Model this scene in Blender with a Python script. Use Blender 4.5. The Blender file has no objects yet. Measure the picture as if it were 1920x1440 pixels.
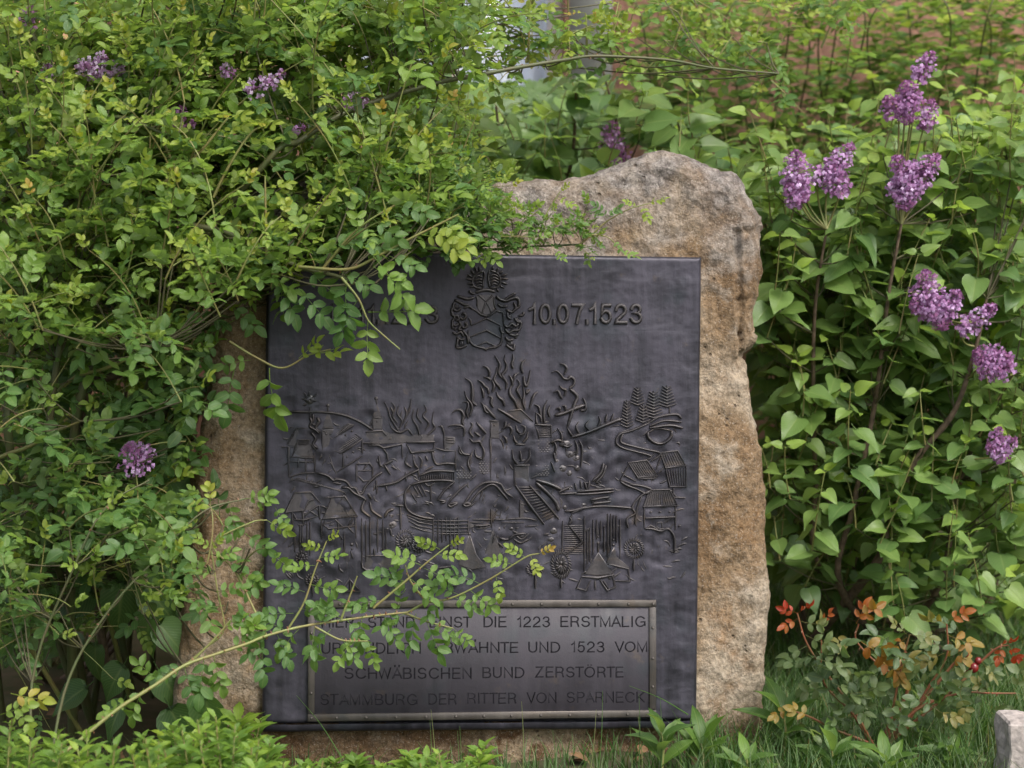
import bpy, math, random
import numpy as np
from mathutils import Vector, Matrix, noise

random.seed(7)
rng = np.random.default_rng(7)
scene = bpy.context.scene
col = scene.collection

# ------------------------------------------------------------------ camera, light, exposure
CAM = Vector((0.0, -4.0, 1.25))
PITCH = math.radians(6.5)
FPX = 3623.0                                   # focal length in photograph pixels (1920 wide)
cd = bpy.data.cameras.new('camera')
cam = bpy.data.objects.new('camera', cd)
col.objects.link(cam)
cam.location = CAM
cam.rotation_euler = (math.pi / 2 - PITCH, 0, 0)
cd.sensor_width = 36.0
cd.lens = FPX / 1920 * 36.0
cd.clip_start = 0.1
cd.clip_end = 200
cd.dof.use_dof = True
cd.dof.focus_distance = 3.98
cd.dof.aperture_fstop = 3.2
scene.camera = cam

SUN_EL, SUN_AZ = math.radians(52), math.radians(38)      # azimuth from -Y (behind the camera) towards +X
world = bpy.data.worlds.new("World")
scene.world = world
world.use_nodes = True
wn = world.node_tree
bg = wn.nodes['Background']
sky = wn.nodes.new('ShaderNodeTexSky')
sky.sky_type = 'NISHITA'
sky.sun_disc = False
sky.sun_elevation = SUN_EL
sky.sun_rotation = math.pi - SUN_AZ
sky.dust_density = 4.0
hs_ = wn.nodes.new('ShaderNodeHueSaturation')      # an overcast sky is greyer than a clear one
hs_.inputs['Saturation'].default_value = 0.5
wn.links.new(sky.outputs[0], hs_.inputs['Color'])
wn.links.new(hs_.outputs[0], bg.inputs[0])
bg.inputs[1].default_value = 0.15
sd = bpy.data.lights.new('sun', 'SUN')
sd.energy = 1.5
sd.angle = math.radians(22)
sd.color = (1.0, 0.95, 0.86)
sun = bpy.data.objects.new('sun', sd)
col.objects.link(sun)
sdir = Vector((math.sin(SUN_AZ) * math.cos(SUN_EL), -math.cos(SUN_AZ) * math.cos(SUN_EL), math.sin(SUN_EL)))
sun.rotation_euler = sdir.to_track_quat('Z', 'Y').to_euler()
sun.location = (3, -5, 6)
scene.view_settings.view_transform = 'Standard'
scene.view_settings.look = 'None'
scene.view_settings.gamma = 1.0
scene.view_settings.use_curve_mapping = False
scene.view_settings.exposure = 1.02
scene.render.engine = 'CYCLES'
cy = scene.cycles
cy.max_bounces = 9
cy.diffuse_bounces = 7
cy.glossy_bounces = 3
cy.transmission_bounces = 5
cy.transparent_max_bounces = 6
cy.use_denoising = True
cy.use_adaptive_sampling = True
cy.adaptive_threshold = 0.015

# ------------------------------------------------------------------ geometry helpers
FW = Vector((0, math.cos(PITCH), -math.sin(PITCH)))
UP = Vector((0, math.sin(PITCH), math.cos(PITCH)))


def ray(px, py):
    return FW + Vector((1, 0, 0)) * ((px - 960) / FPX) + UP * ((720 - py) / FPX)


def P(px, py, Y):
    d = ray(px, py)
    return CAM + d * ((Y - CAM.y) / d.y)


def proj(p):
    d = Vector(p) - CAM
    z = d.dot(FW)
    return 960 + d.x / z * FPX, 720 - d.dot(UP) / z * FPX, z


CAMn = np.array(CAM); FWn = np.array(FW); UPn = np.array(UP)


def projn(A):
    D = A - CAMn
    z = D @ FWn
    return np.stack([960 + D[:, 0] / z * FPX, 720 - (D @ UPn) / z * FPX, z], 1)


def in_poly(x, y, poly):
    c = False
    n = len(poly)
    j = n - 1
    for i in range(n):
        xi, yi = poly[i]; xj, yj = poly[j]
        if (yi > y) != (yj > y) and x < (xj - xi) * (y - yi) / (yj - yi) + xi:
            c = not c
        j = i
    return c


def smooth(pts, sub=5):
    """Catmull-Rom through points (numpy Nxd)."""
    p = np.asarray(pts, float)
    if len(p) < 3:
        t = np.linspace(0, 1, sub + 1)[:, None]
        return p[0] * (1 - t) + p[-1] * t
    q = np.vstack([2 * p[0] - p[1], p, 2 * p[-1] - p[-2]])
    out = []
    for i in range(1, len(q) - 2):
        for k in range(sub):
            t = k / sub
            a, b, c, d = q[i - 1], q[i], q[i + 1], q[i + 2]
            out.append(0.5 * (2 * b + (c - a) * t + (2 * a - 5 * b + 4 * c - d) * t * t + (3 * b - a - 3 * c + d) * t ** 3))
    out.append(p[-1])
    return np.array(out)


def np_mesh(name, V, T, mat, attr=None, smooth_shade=True):
    V = np.ascontiguousarray(V, dtype=np.float32); T = np.ascontiguousarray(T, dtype=np.int32)
    me = bpy.data.meshes.new(name)
    me.vertices.add(len(V)); me.vertices.foreach_set('co', V.ravel())
    me.loops.add(T.size); me.loops.foreach_set('vertex_index', T.ravel())
    k = T.shape[1]
    me.polygons.add(len(T))
    me.polygons.foreach_set('loop_start', np.arange(0, T.size, k, dtype=np.int32))
    me.polygons.foreach_set('loop_total', np.full(len(T), k, dtype=np.int32))
    if smooth_shade:
        me.polygons.foreach_set('use_smooth', np.ones(len(T), dtype=bool))
    if attr is not None:
        a = me.attributes.new('leafuv', 'FLOAT_VECTOR', 'POINT')
        a.data.foreach_set('vector', np.ascontiguousarray(attr, dtype=np.float32).ravel())
    me.materials.append(mat)
    me.update(calc_edges=True)
    return me


def link(name, me, parent=None, M=None):
    o = bpy.data.objects.new(name, me)
    col.objects.link(o)
    if parent is not None:
        o.parent = parent
    if M is not None:
        o.matrix_basis = M
    return o


def tag(o, label=None, cat=None, group=None, kind=None):
    if label: o['label'] = label
    if cat: o['category'] = cat
    if group: o['group'] = group
    if kind: o['kind'] = kind
    return o


def empty(name, loc):
    o = bpy.data.objects.new(name, None)
    o.empty_display_size = 0.05
    col.objects.link(o)
    o.location = loc
    return o


class Acc:
    """collects triangles"""
    def __init__(s):
        s.V = []; s.T = []; s.A = []; s.n = 0

    def add(s, V, T, A=None):
        V = np.asarray(V, float); T = np.asarray(T, int)
        s.V.append(V); s.T.append(T + s.n); s.n += len(V)
        s.A.append(np.zeros((len(V), 3)) if A is None else A)

    def mesh(s, name, mat, off=(0, 0, 0), sm=True):
        return np_mesh(name, np.vstack(s.V) - np.array(off), np.vstack(s.T), mat, np.vstack(s.A), sm)


def tube(pts, r, sides=5, tone=0.3):
    p = np.asarray(pts, float)
    n = len(p)
    r = np.broadcast_to(np.asarray(r, float), (n,)) if np.ndim(r) <= 1 and np.size(r) in (1, n) else np.linspace(r[0], r[1], n)
    t = np.gradient(p, axis=0)
    t /= np.linalg.norm(t, axis=1)[:, None] + 1e-9
    ref = np.array([0.31, 0.87, 0.38])
    a = np.cross(t, ref); a /= np.linalg.norm(a, axis=1)[:, None] + 1e-9
    b = np.cross(t, a)
    ang = np.arange(sides) / sides * 2 * np.pi
    V = p[:, None, :] + r[:, None, None] * (a[:, None, :] * np.cos(ang)[None, :, None] + b[:, None, :] * np.sin(ang)[None, :, None])
    V = V.reshape(-1, 3)
    i = np.arange(n - 1)[:, None] * sides; j = np.arange(sides)[None, :]; j2 = (j + 1) % sides
    q = np.stack([i + j, i + j2, i + sides + j2, i + sides + j], -1).reshape(-1, 4)
    T = np.vstack([q[:, [0, 1, 2]], q[:, [0, 2, 3]]])
    A = np.zeros((len(V), 3)); A[:, 0] = 1; A[:, 1] = np.repeat(np.linspace(0, 1, n), sides); A[:, 2] = tone
    return V, T, A


def rr(pts, r0, r1):
    return np.linspace(r0, r1, len(pts))


# ------------------------------------------------------------------ materials
def new_mat(name):
    m = bpy.data.materials.new(name)
    m.use_nodes = True
    return m, m.node_tree, m.node_tree.nodes['Principled BSDF']


def N(nt, t, **kw):
    n = nt.nodes.new(t)
    for k, v in kw.items():
        if isinstance(v, (int, float, tuple)) and k in n.inputs:
            n.inputs[k].default_value = v
        else:
            setattr(n, k, v)
    return n


def ramp(nt, stops, src=None):
    r = nt.nodes.new('ShaderNodeValToRGB')
    e = r.color_ramp.elements
    while len(e) < len(stops): e.new(0.5)
    for k, (p, c) in enumerate(stops):
        e[k].position = p
        e[k].color = (c[0], c[1], c[2], 1) if hasattr(c, '__len__') else (c, c, c, 1)
    if src is not None: nt.links.new(src, r.inputs[0])
    return r


def math_n(nt, op, a, b=None, c=None, clamp=False):
    n = nt.nodes.new('ShaderNodeMath'); n.operation = op; n.use_clamp = clamp
    for k, v in enumerate((a, b, c)):
        if v is None: continue
        if isinstance(v, (int, float)): n.inputs[k].default_value = v
        else: nt.links.new(v, n.inputs[k])
    return n.outputs[0]


def mix(nt, f, a, b, mode='MIX'):
    n = nt.nodes.new('ShaderNodeMix'); n.data_type = 'RGBA'; n.blend_type = mode
    for k, v in ((0, f), (6, a), (7, b)):
        if isinstance(v, (int, float)): n.inputs[k].default_value = v
        elif isinstance(v, tuple): n.inputs[k].default_value = (*v, 1) if len(v) == 3 else v
        else: nt.links.new(v, n.inputs[k])
    return n.outputs[2]


def noise_n(nt, vec, scale, detail=4, rough=0.55, out=0):
    n = nt.nodes.new('ShaderNodeTexNoise')
    n.inputs['Scale'].default_value = scale; n.inputs['Detail'].default_value = detail
    n.inputs['Roughness'].default_value = rough
    if vec is not None: nt.links.new(vec, n.inputs['Vector'])
    return n.outputs[out]


def leaf_mat(name, stops, rough=0.42, trans=0.46, vein=0.35, spec=0.5, back=0.35):
    m, nt, b = new_mat(name)
    at = N(nt, 'ShaderNodeAttribute', attribute_name='leafuv')
    sep = nt.nodes.new('ShaderNodeSeparateXYZ'); nt.links.new(at.outputs['Vector'], sep.inputs[0])
    u, v, t = sep.outputs
    tc = nt.nodes.new('ShaderNodeTexCoord')
    geo = nt.nodes.new('ShaderNodeNewGeometry')
    nz = noise_n(nt, geo.outputs['Position'], 9, 2)
    t2 = math_n(nt, 'ADD', t, math_n(nt, 'MULTIPLY', math_n(nt, 'SUBTRACT', nz, 0.5), 0.16), clamp=True)
    c = ramp(nt, stops, t2).outputs[0]
    au = math_n(nt, 'ABSOLUTE', u)
    rib = math_n(nt, 'SUBTRACT', 1.0, math_n(nt, 'DIVIDE', au, 0.13), clamp=True)
    ph = math_n(nt, 'MULTIPLY', math_n(nt, 'SUBTRACT', v, math_n(nt, 'MULTIPLY', au, 0.33)), 42.0)
    vw = math_n(nt, 'POWER', math_n(nt, 'ABSOLUTE', math_n(nt, 'SINE', ph)), 8.0)
    veins = math_n(nt, 'MAXIMUM', math_n(nt, 'MULTIPLY', rib, 1.0), math_n(nt, 'MULTIPLY', vw, 0.45), clamp=True)
    c = mix(nt, math_n(nt, 'MULTIPLY', veins, vein), c, (0.30, 0.36, 0.14))
    c = mix(nt, math_n(nt, 'MULTIPLY', geo.outputs['Backfacing'], back), c, (0.22, 0.27, 0.17))
    bl = noise_n(nt, geo.outputs['Position'], 150, 2, 0.5)
    c = mix(nt, ramp(nt, [(0.72, 0.0), (0.80, 0.45)], bl).outputs[0], c, (0.16, 0.10, 0.04))
    c = mix(nt, math_n(nt, 'MULTIPLY', noise_n(nt, geo.outputs['Position'], 38, 3), 0.35), c, mix(nt, 1.0, c, (1.15, 1.12, 1.1), 'MULTIPLY'))
    nt.links.new(c, b.inputs['Base Color'])
    b.inputs['Roughness'].default_value = rough
    b.inputs['Specular IOR Level'].default_value = spec
    bm = nt.nodes.new('ShaderNodeBump'); bm.inputs['Strength'].default_value = 0.35; bm.inputs['Distance'].default_value = 0.002
    bm.invert = True
    nt.links.new(veins, bm.inputs['Height']); nt.links.new(bm.outputs[0], b.inputs['Normal'])
    tr = nt.nodes.new('ShaderNodeBsdfTranslucent')
    ct = mix(nt, 1.0, c, (1.4, 1.5, 0.62), 'MULTIPLY')
    nt.links.new(ct, tr.inputs[0])
    ms = nt.nodes.new('ShaderNodeMixShader'); ms.inputs[0].default_value = trans
    nt.links.new(b.outputs[0], ms.inputs[1]); nt.links.new(tr.outputs[0], ms.inputs[2])
    nt.links.new(ms.outputs[0], nt.nodes['Material Output'].inputs[0])
    return m


M = {}
M['rose'] = leaf_mat('rose_leaf', [(0, (0.042, 0.098, 0.024)), (0.35, (0.085, 0.180, 0.050)), (0.60, (0.160, 0.265, 0.044)), (0.90, (0.29, 0.350, 0.050)), (1, (0.38, 0.25, 0.05))], trans=0.48, rough=0.38)
M['lilac'] = leaf_mat('lilac_leaf', [(0, (0.040, 0.095, 0.026)), (0.4, (0.105, 0.195, 0.062)), (0.75, (0.185, 0.285, 0.070)), (1, (0.28, 0.40, 0.065))], rough=0.36, vein=0.3)
M['shrub'] = leaf_mat('shrub_leaf', [(0, (0.03, 0.07, 0.022)), (0.5, (0.085, 0.18, 0.038)), (0.8, (0.17, 0.27, 0.042)), (1, (0.29, 0.35, 0.05))], vein=0.1)
M['vine'] = leaf_mat('vine_leaf', [(0, (0.05, 0.11, 0.03)), (1, (0.13, 0.22, 0.06))], vein=0.3)
M['herb'] = leaf_mat('herb_leaf', [(0, (0.040, 0.10, 0.022)), (0.6, (0.13, 0.24, 0.030)), (1, (0.27, 0.37, 0.04))], vein=0.35)
M['grass'] = leaf_mat('grass_blade', [(0, (0.03, 0.08, 0.018)), (0.7, (0.08, 0.17, 0.035)), (1, (0.26, 0.25, 0.11))], vein=0.0, rough=0.5)
M['redrose'] = leaf_mat('garden_rose_leaf', [(0, (0.06, 0.11, 0.045)), (0.45, (0.13, 0.18, 0.075)), (0.7, (0.24, 0.17, 0.03)), (0.86, (0.32, 0.09, 0.02)), (1, (0.34, 0.03, 0.015))], rough=0.30, vein=0.25)


def simple(name, c, rough=0.6, spec=0.4, c2=None, scale=40, bump=0.0):
    m, nt, b = new_mat(name)
    tc = nt.nodes.new('ShaderNodeTexCoord')
    nz = noise_n(nt, tc.outputs['Object'], scale, 5)
    if c2 is None: c2 = tuple(x * 0.65 for x in c)
    r = ramp(nt, [(0.3, c), (0.7, c2)], nz)
    nt.links.new(r.outputs[0], b.inputs['Base Color'])
    b.inputs['Roughness'].default_value = rough
    b.inputs['Specular IOR Level'].default_value = spec
    if bump:
        bm = nt.nodes.new('ShaderNodeBump'); bm.inputs['Strength'].default_value = bump; bm.inputs['Distance'].default_value = 0.003
        nt.links.new(nz, bm.inputs['Height']); nt.links.new(bm.outputs[0], b.inputs['Normal'])
    return m


M['cane'] = simple('green_cane', (0.060, 0.085, 0.028), 0.5, 0.4, (0.075, 0.065, 0.030), 30, 0.3)
M['shoot'] = simple('young_shoot', (0.16, 0.21, 0.060), 0.5, 0.4, (0.19, 0.14, 0.055), 25)
M['bark'] = simple('grey_brown_bark', (0.17, 0.12, 0.085), 0.85, 0.2, (0.06, 0.045, 0.03), 60, 0.8)
M['redstem'] = simple('red_stem', (0.25, 0.07, 0.04), 0.4, 0.5, (0.16, 0.11, 0.05), 20)
M['thorn'] = simple('thorn', (0.22, 0.10, 0.05), 0.4, 0.5)
M['twig'] = simple('old_twig', (0.085, 0.085, 0.040), 0.6, 0.3, (0.06, 0.05, 0.03), 30)
M['soil'] = simple('soil', (0.085, 0.068, 0.045), 0.95, 0.1, (0.045, 0.055, 0.025), 18, 0.8)
M['white'] = simple('white_paint', (0.58, 0.59, 0.61), 0.45, 0.4, (0.66, 0.67, 0.69), 3)
M['render_grey'] = simple('grey_plaster', (0.40, 0.39, 0.39), 0.9, 0.2, (0.42, 0.40, 0.39), 12, 0.5)
M['curtain'] = simple('curtain_cloth', (0.52, 0.57, 0.66), 0.9, 0.1, (0.64, 0.70, 0.79), 8)
M['brown_shade'] = simple('conduit_and_shade_brown', (0.12, 0.06, 0.04), 0.6, 0.3, (0.11, 0.05, 0.03), 14, 0.3)  # brown of the conduit, also the painted shade on the left wall
M['hip'] = simple('rose_hip', (0.16, 0.012, 0.012), 0.25, 0.5, (0.09, 0.008, 0.01), 30)

# flowers: individual floret tone
m, nt, b = new_mat('lilac_flower')
at = N(nt, 'ShaderNodeAttribute', attribute_name='leafuv')
sep = nt.nodes.new('ShaderNodeSeparateXYZ'); nt.links.new(at.outputs['Vector'], sep.inputs[0])
r_ = ramp(nt, [(0, (0.25, 0.08, 0.20)), (0.35, (0.37, 0.17, 0.37)), (0.7, (0.49, 0.30, 0.53)), (1, (0.66, 0.52, 0.72))], sep.outputs[2])
nt.links.new(r_.outputs[0], b.inputs['Base Color']); b.inputs['Roughness'].default_value = 0.6
tr = nt.nodes.new('ShaderNodeBsdfTranslucent'); nt.links.new(r_.outputs[0], tr.inputs[0])
ms = nt.nodes.new('ShaderNodeMixShader'); ms.inputs[0].default_value = 0.3
nt.links.new(b.outputs[0], ms.inputs[1]); nt.links.new(tr.outputs[0], ms.inputs[2])
nt.links.new(ms.outputs[0], nt.nodes['Material Output'].inputs[0])
M['flower'] = m

# pink roughcast wall
m, nt, b = new_mat('pink_roughcast')
tc = nt.nodes.new('ShaderNodeTexCoord')
n1 = noise_n(nt, tc.outputs['Object'], 1.2, 4); n2 = noise_n(nt, tc.outputs['Object'], 38, 6, 0.65)
c = ramp(nt, [(0.35, (0.70, 0.37, 0.27)), (0.65, (0.62, 0.32, 0.23))], n1).outputs[0]
c = mix(nt, ramp(nt, [(0.38, 0.0), (0.6, 1.0)], n2).outputs[0], mix(nt, 1.0, c, (0.72, 0.68, 0.66), 'MULTIPLY'), c)
nt.links.new(c, b.inputs['Base Color']); b.inputs['Roughness'].default_value = 0.95
bm = nt.nodes.new('ShaderNodeBump'); bm.inputs['Strength'].default_value = 1.0; bm.inputs['Distance'].default_value = 0.012
nt.links.new(n2, bm.inputs['Height']); nt.links.new(bm.outputs[0], b.inputs['Normal'])
M['pink'] = m

# stone: tan, ochre stains, grey lichen towards the top, pits and grain
m, nt, b = new_mat('weathered_granite')
tc = nt.nodes.new('ShaderNodeTexCoord')
ob = tc.outputs['Object']
big = noise_n(nt, ob, 3.2, 5, 0.6); mid = noise_n(nt, ob, 11, 6, 0.62); fine = noise_n(nt, ob, 95, 5, 0.7); spk = noise_n(nt, ob, 260, 3, 0.7)
base = ramp(nt, [(0.36, (0.22, 0.145, 0.080)), (0.46, (0.31, 0.225, 0.140)), (0.54, (0.40, 0.325, 0.235)), (0.66, (0.52, 0.46, 0.37))], big).outputs[0]
base = mix(nt, ramp(nt, [(0.52, 0.0), (0.66, 0.75)], mid).outputs[0], base, (0.52, 0.475, 0.40))
och = noise_n(nt, ob, 6.3, 5, 0.6)
base = mix(nt, ramp(nt, [(0.56, 0.0), (0.66, 0.7)], och).outputs[0], base, (0.27, 0.15, 0.06))
sepo = nt.nodes.new('ShaderNodeSeparateXYZ'); nt.links.new(ob, sepo.inputs[0])
# lichen: patches that thin out below the crest of the stone (grows on the weather side)
hgt = math_n(nt, 'MULTIPLY', math_n(nt, 'SUBTRACT', sepo.outputs[2], 1.00), 3.6)
lic = math_n(nt, 'ADD', hgt, math_n(nt, 'MULTIPLY', math_n(nt, 'SUBTRACT', mid, 0.5), 3.0), clamp=True)
lcol = mix(nt, ramp(nt, [(0.4, 0.0), (0.6, 1.0)], noise_n(nt, ob, 28, 5, 0.7)).outputs[0], (0.14, 0.135, 0.145), (0.44, 0.43, 0.43))
base = mix(nt, math_n(nt, 'MULTIPLY', lic, 0.85), base, lcol)
# pale flaking crust near the foot
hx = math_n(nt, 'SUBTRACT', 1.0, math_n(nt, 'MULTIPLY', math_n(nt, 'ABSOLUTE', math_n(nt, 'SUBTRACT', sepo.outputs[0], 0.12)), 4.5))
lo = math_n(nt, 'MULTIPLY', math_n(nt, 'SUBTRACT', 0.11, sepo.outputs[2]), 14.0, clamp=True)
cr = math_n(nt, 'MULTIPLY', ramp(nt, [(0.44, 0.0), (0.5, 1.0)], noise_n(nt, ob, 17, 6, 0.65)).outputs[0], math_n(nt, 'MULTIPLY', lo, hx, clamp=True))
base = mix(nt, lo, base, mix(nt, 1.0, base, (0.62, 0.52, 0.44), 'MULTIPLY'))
base = mix(nt, cr, base, (0.42, 0.34, 0.24))
base = mix(nt, ramp(nt, [(0.34, 0.0), (0.62, 1.0)], fine).outputs[0], mix(nt, 1.0, base, (0.50, 0.48, 0.46), 'MULTIPLY'), mix(nt, 1.0, base, (1.12, 1.1, 1.08), 'MULTIPLY'))
base = mix(nt, ramp(nt, [(0.58, 0.0), (0.66, 0.5)], spk).outputs[0], base, (0.62, 0.58, 0.52))
pit = nt.nodes.new('ShaderNodeTexVoronoi'); pit.inputs['Scale'].default_value = 52; nt.links.new(ob, pit.inputs['Vector'])
pm = math_n(nt, 'MULTIPLY', ramp(nt, [(0.10, 1.0), (0.22, 0.0)], pit.outputs['Distance']).outputs[0], ramp(nt, [(0.56, 0.0), (0.60, 1.0)], noise_n(nt, ob, 14, 3)).outputs[0])
base = mix(nt, math_n(nt, 'MULTIPLY', pm, 0.7), base, (0.09, 0.06, 0.04))
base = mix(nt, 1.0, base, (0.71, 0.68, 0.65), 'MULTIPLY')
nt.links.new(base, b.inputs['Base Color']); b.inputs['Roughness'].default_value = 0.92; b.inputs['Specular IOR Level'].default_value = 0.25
hh = math_n(nt, 'ADD', math_n(nt, 'MULTIPLY', fine, 0.55), math_n(nt, 'ADD', mid, math_n(nt, 'MULTIPLY', pm, -0.35)))
bm = nt.nodes.new('ShaderNodeBump'); bm.inputs['Strength'].default_value = 1.0; bm.inputs['Distance'].default_value = 0.016
nt.links.new(hh, bm.inputs['Height']); nt.links.new(bm.outputs[0], b.inputs['Normal'])
M['stone'] = m


def bronze(name, c1, c2, wear, rough=0.42, metal=0.35, streak=True):
    m, nt, b = new_mat(name)
    tc = nt.nodes.new('ShaderNodeTexCoord'); ob = tc.outputs['Object']
    mp = nt.nodes.new('ShaderNodeMapping'); nt.links.new(ob, mp.inputs[0]); mp.inputs['Scale'].default_value = (34, 20, 3.2)
    st = noise_n(nt, mp.outputs[0], 1.0, 6, 0.65)
    cl = noise_n(nt, ob, 7.0, 5, 0.6); fn = noise_n(nt, ob, 95, 6, 0.68)
    f = math_n(nt, 'ADD', math_n(nt, 'MULTIPLY', st, 0.5), math_n(nt, 'MULTIPLY', cl, 0.5))
    c = ramp(nt, [(0.38, c1), (0.62, c2)], f).outputs[0]
    c = mix(nt, ramp(nt, [(0.60, 0.0), (0.80, 0.55)], fn).outputs[0], c, wear)
    c = mix(nt, ramp(nt, [(0.54, 0.0), (0.70, 0.5)], noise_n(nt, ob, 9.5, 4)).outputs[0], c, (0.020, 0.030, 0.036))
    mp2 = nt.nodes.new('ShaderNodeMapping'); nt.links.new(ob, mp2.inputs[0]); mp2.inputs['Scale'].default_value = (3.0, 20, 26); mp2.inputs['Location'].default_value = (3, 1, 2)
    c = mix(nt, ramp(nt, [(0.56, 0.0), (0.72, 0.45)], noise_n(nt, mp2.outputs[0], 1.0, 6, 0.7)).outputs[0], c, wear)
    c = mix(nt, ramp(nt, [(0.62, 0.0), (0.70, 0.5)], noise_n(nt, ob, 17, 5, 0.6)).outputs[0], c, (0.075, 0.055, 0.040))
    nt.links.new(c, b.inputs['Base Color'])
    b.inputs['Metallic'].default_value = metal
    rg = ramp(nt, [(0.36, rough - 0.14), (0.64, rough + 0.18)], f).outputs[0]
    nt.links.new(rg, b.inputs['Roughness'])
    bm = nt.nodes.new('ShaderNodeBump'); bm.inputs['Strength'].default_value = 0.35; bm.inputs['Distance'].default_value = 0.002
    nt.links.new(math_n(nt, 'ADD', fn, st), bm.inputs['Height']); nt.links.new(bm.outputs[0], b.inputs['Normal'])
    return m


M['bronze'] = bronze('dark_bronze_sheet', (0.014, 0.014, 0.019), (0.054, 0.050, 0.067), (0.09, 0.085, 0.105), 0.44, 0.5)
M['relief'] = bronze('relief_bronze', (0.026, 0.024, 0.027), (0.074, 0.066, 0.068), (0.17, 0.125, 0.09), 0.36, 0.5)
M['plate'] = bronze('inscription_plate', (0.028, 0.025, 0.033), (0.043, 0.038, 0.049), (0.056, 0.046, 0.054), 0.62, 0.1)
M['strip'] = bronze('worn_bronze_strip', (0.058, 0.050, 0.046), (0.095, 0.084, 0.076), (0.15, 0.12, 0.09), 0.45, 0.5)
M['ink'] = simple('engraved_letter', (0.008, 0.007, 0.011), 0.7, 0.2)

# ------------------------------------------------------------------ ground
gx = np.unique(np.concatenate([np.linspace(-40, -3, 12), np.linspace(-3, 3, 121), np.linspace(3, 40, 12)]))
gy = np.unique(np.concatenate([np.linspace(-30, -2, 12), np.linspace(-2, 3.2, 105), np.linspace(3.2, 40, 12)]))
X, Y = np.meshgrid(gx, gy)
Z = np.zeros_like(X)
for i in range(X.shape[0]):
    for j in range(X.shape[1]):
        x, y = X[i, j], Y[i, j]
        if abs(x) < 3.1 and -2.1 < y < 3.3:
            Z[i, j] = noise.noise(Vector((x * 2.2, y * 2.2, 0))) * 0.025 + noise.noise(Vector((x * 9, y * 9, 4))) * 0.010
Z -= 0.02


def ground_z(x, y):
    return noise.noise(Vector((x * 2.2, y * 2.2, 0))) * 0.025 - 0.02


nxg = X.shape[1]
ii, jj = np.meshgrid(np.arange(X.shape[0] - 1), np.arange(nxg - 1), indexing='ij')
q = np.stack([ii * nxg + jj, ii * nxg + jj + 1, (ii + 1) * nxg + jj + 1, (ii + 1) * nxg + jj], -1).reshape(-1, 4)
g = link('ground', np_mesh('ground', np.stack([X.ravel(), Y.ravel(), Z.ravel()], 1), q, M['soil']))
tag(g, kind='structure')


# ------------------------------------------------------------------ boxes
def box_acc(acc, x0, x1, y0, y1, z0, z1):
    V = np.array([[x, y, z] for x in (x0, x1) for y in (y0, y1) for z in (z0, z1)], float)
    F = np.array([[0, 1, 3], [0, 3, 2], [4, 6, 7], [4, 7, 5], [0, 4, 5], [0, 5, 1], [2, 3, 7], [2, 7, 6], [0, 2, 6], [0, 6, 4], [1, 5, 7], [1, 7, 3]])
    acc.add(V, F)


def box(name, x0, x1, y0, y1, z0, z1, mat, parent=None, off=(0, 0, 0), bevel=0.0):
    a = Acc(); box_acc(a, x0, x1, y0, y1, z0, z1)
    o = link(name, a.mesh(name, mat, off, sm=False), parent)
    if bevel:
        b = o.modifiers.new('bevel', 'BEVEL'); b.width = bevel; b.segments = 2
    return o


# ------------------------------------------------------------------ house behind
WY = 2.7
house = empty('house', (0, WY, 0))
tag(house, 'pink roughcast house wall with a white framed window behind the shrubs', 'house')
wx0, wx1 = P(640, 100, WY).x, P(1056, 100, WY).x
wz0 = P(800, 205, WY).z
wz1 = wz0 + 1.35
HX0, HX1, HZ = -7.0, 7.0, 4.6
ox, oy, oz = house.location
a = Acc()
for (x0, x1, z0, z1) in ((HX0, wx0, -0.3, HZ), (wx1, HX1, -0.3, HZ), (wx0, wx1, -0.3, wz0), (wx0, wx1, wz1, HZ)):
    box_acc(a, x0, x1, WY, WY + 0.35, z0, z1)
link('wall', a.mesh('wall', M['pink'], (ox, oy, oz), False), house)
# flat surround of grey plaster, proud of the wall
sx1 = P(1147, 100, WY).x
box('plaster_surround', wx1 + 0.002, sx1, WY - 0.022, WY + 0.1, wz0 - 0.12, HZ - 0.4, M['render_grey'], house, house.location)
box('plaster_surround', wx0 - 0.17, wx0 - 0.002, WY - 0.022, WY + 0.1, wz0 - 0.12, HZ - 0.4, M['render_grey'], house, house.location)
box('window_sill', wx0 - 0.05, wx1 - 0.004, WY - 0.06, WY + 0.30, wz0 - 0.05, wz0 - 0.002, M['render_grey'], house, house.location, 0.004)
fy0, fy1 = WY + 0.10, WY + 0.16
win = empty('window', (0, 0, 0)); win.parent = house
fw = 0.052
a = Acc()
box_acc(a, wx0, wx0 + fw, fy0, fy1, wz0, wz1); box_acc(a, wx1 - fw, wx1, fy0, fy1, wz0, wz1)
box_acc(a, wx0 + fw, wx1 - fw, fy0, fy1, wz0, wz0 + fw); box_acc(a, wx0 + fw, wx1 - fw, fy0, fy1, wz1 - fw, wz1)
mx = (wx0 + wx1) / 2 - 0.02
box_acc(a, mx - 0.035, mx + 0.035, fy0, fy1, wz0 + fw, wz1 - fw)
link('frame', a.mesh('frame', M['white'], house.location, False), win)
mg, ntg, bg_ = new_mat('window_glass')
gl_ = ntg.nodes.new('ShaderNodeBsdfGlossy'); gl_.inputs['Roughness'].default_value = 0.03
tp_ = ntg.nodes.new('ShaderNodeBsdfTransparent')
mx_ = ntg.nodes.new('ShaderNodeMixShader'); mx_.inputs[0].default_value = 0.07
ntg.links.new(tp_.outputs[0], mx_.inputs[1]); ntg.links.new(gl_.outputs[0], mx_.inputs[2])
ntg.links.new(mx_.outputs[0], ntg.nodes['Material Output'].inputs[0])
for (x0, x1) in ((wx0 + fw, mx - 0.035), (mx + 0.035, wx1 - fw)):
    box('pane', x0, x1, fy0 + 0.03, fy0 + 0.034, wz0 + fw, wz1 - fw, mg, win, house.location)
cx = np.linspace(wx0 + 0.02, wx1 - 0.02, 160)
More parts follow.
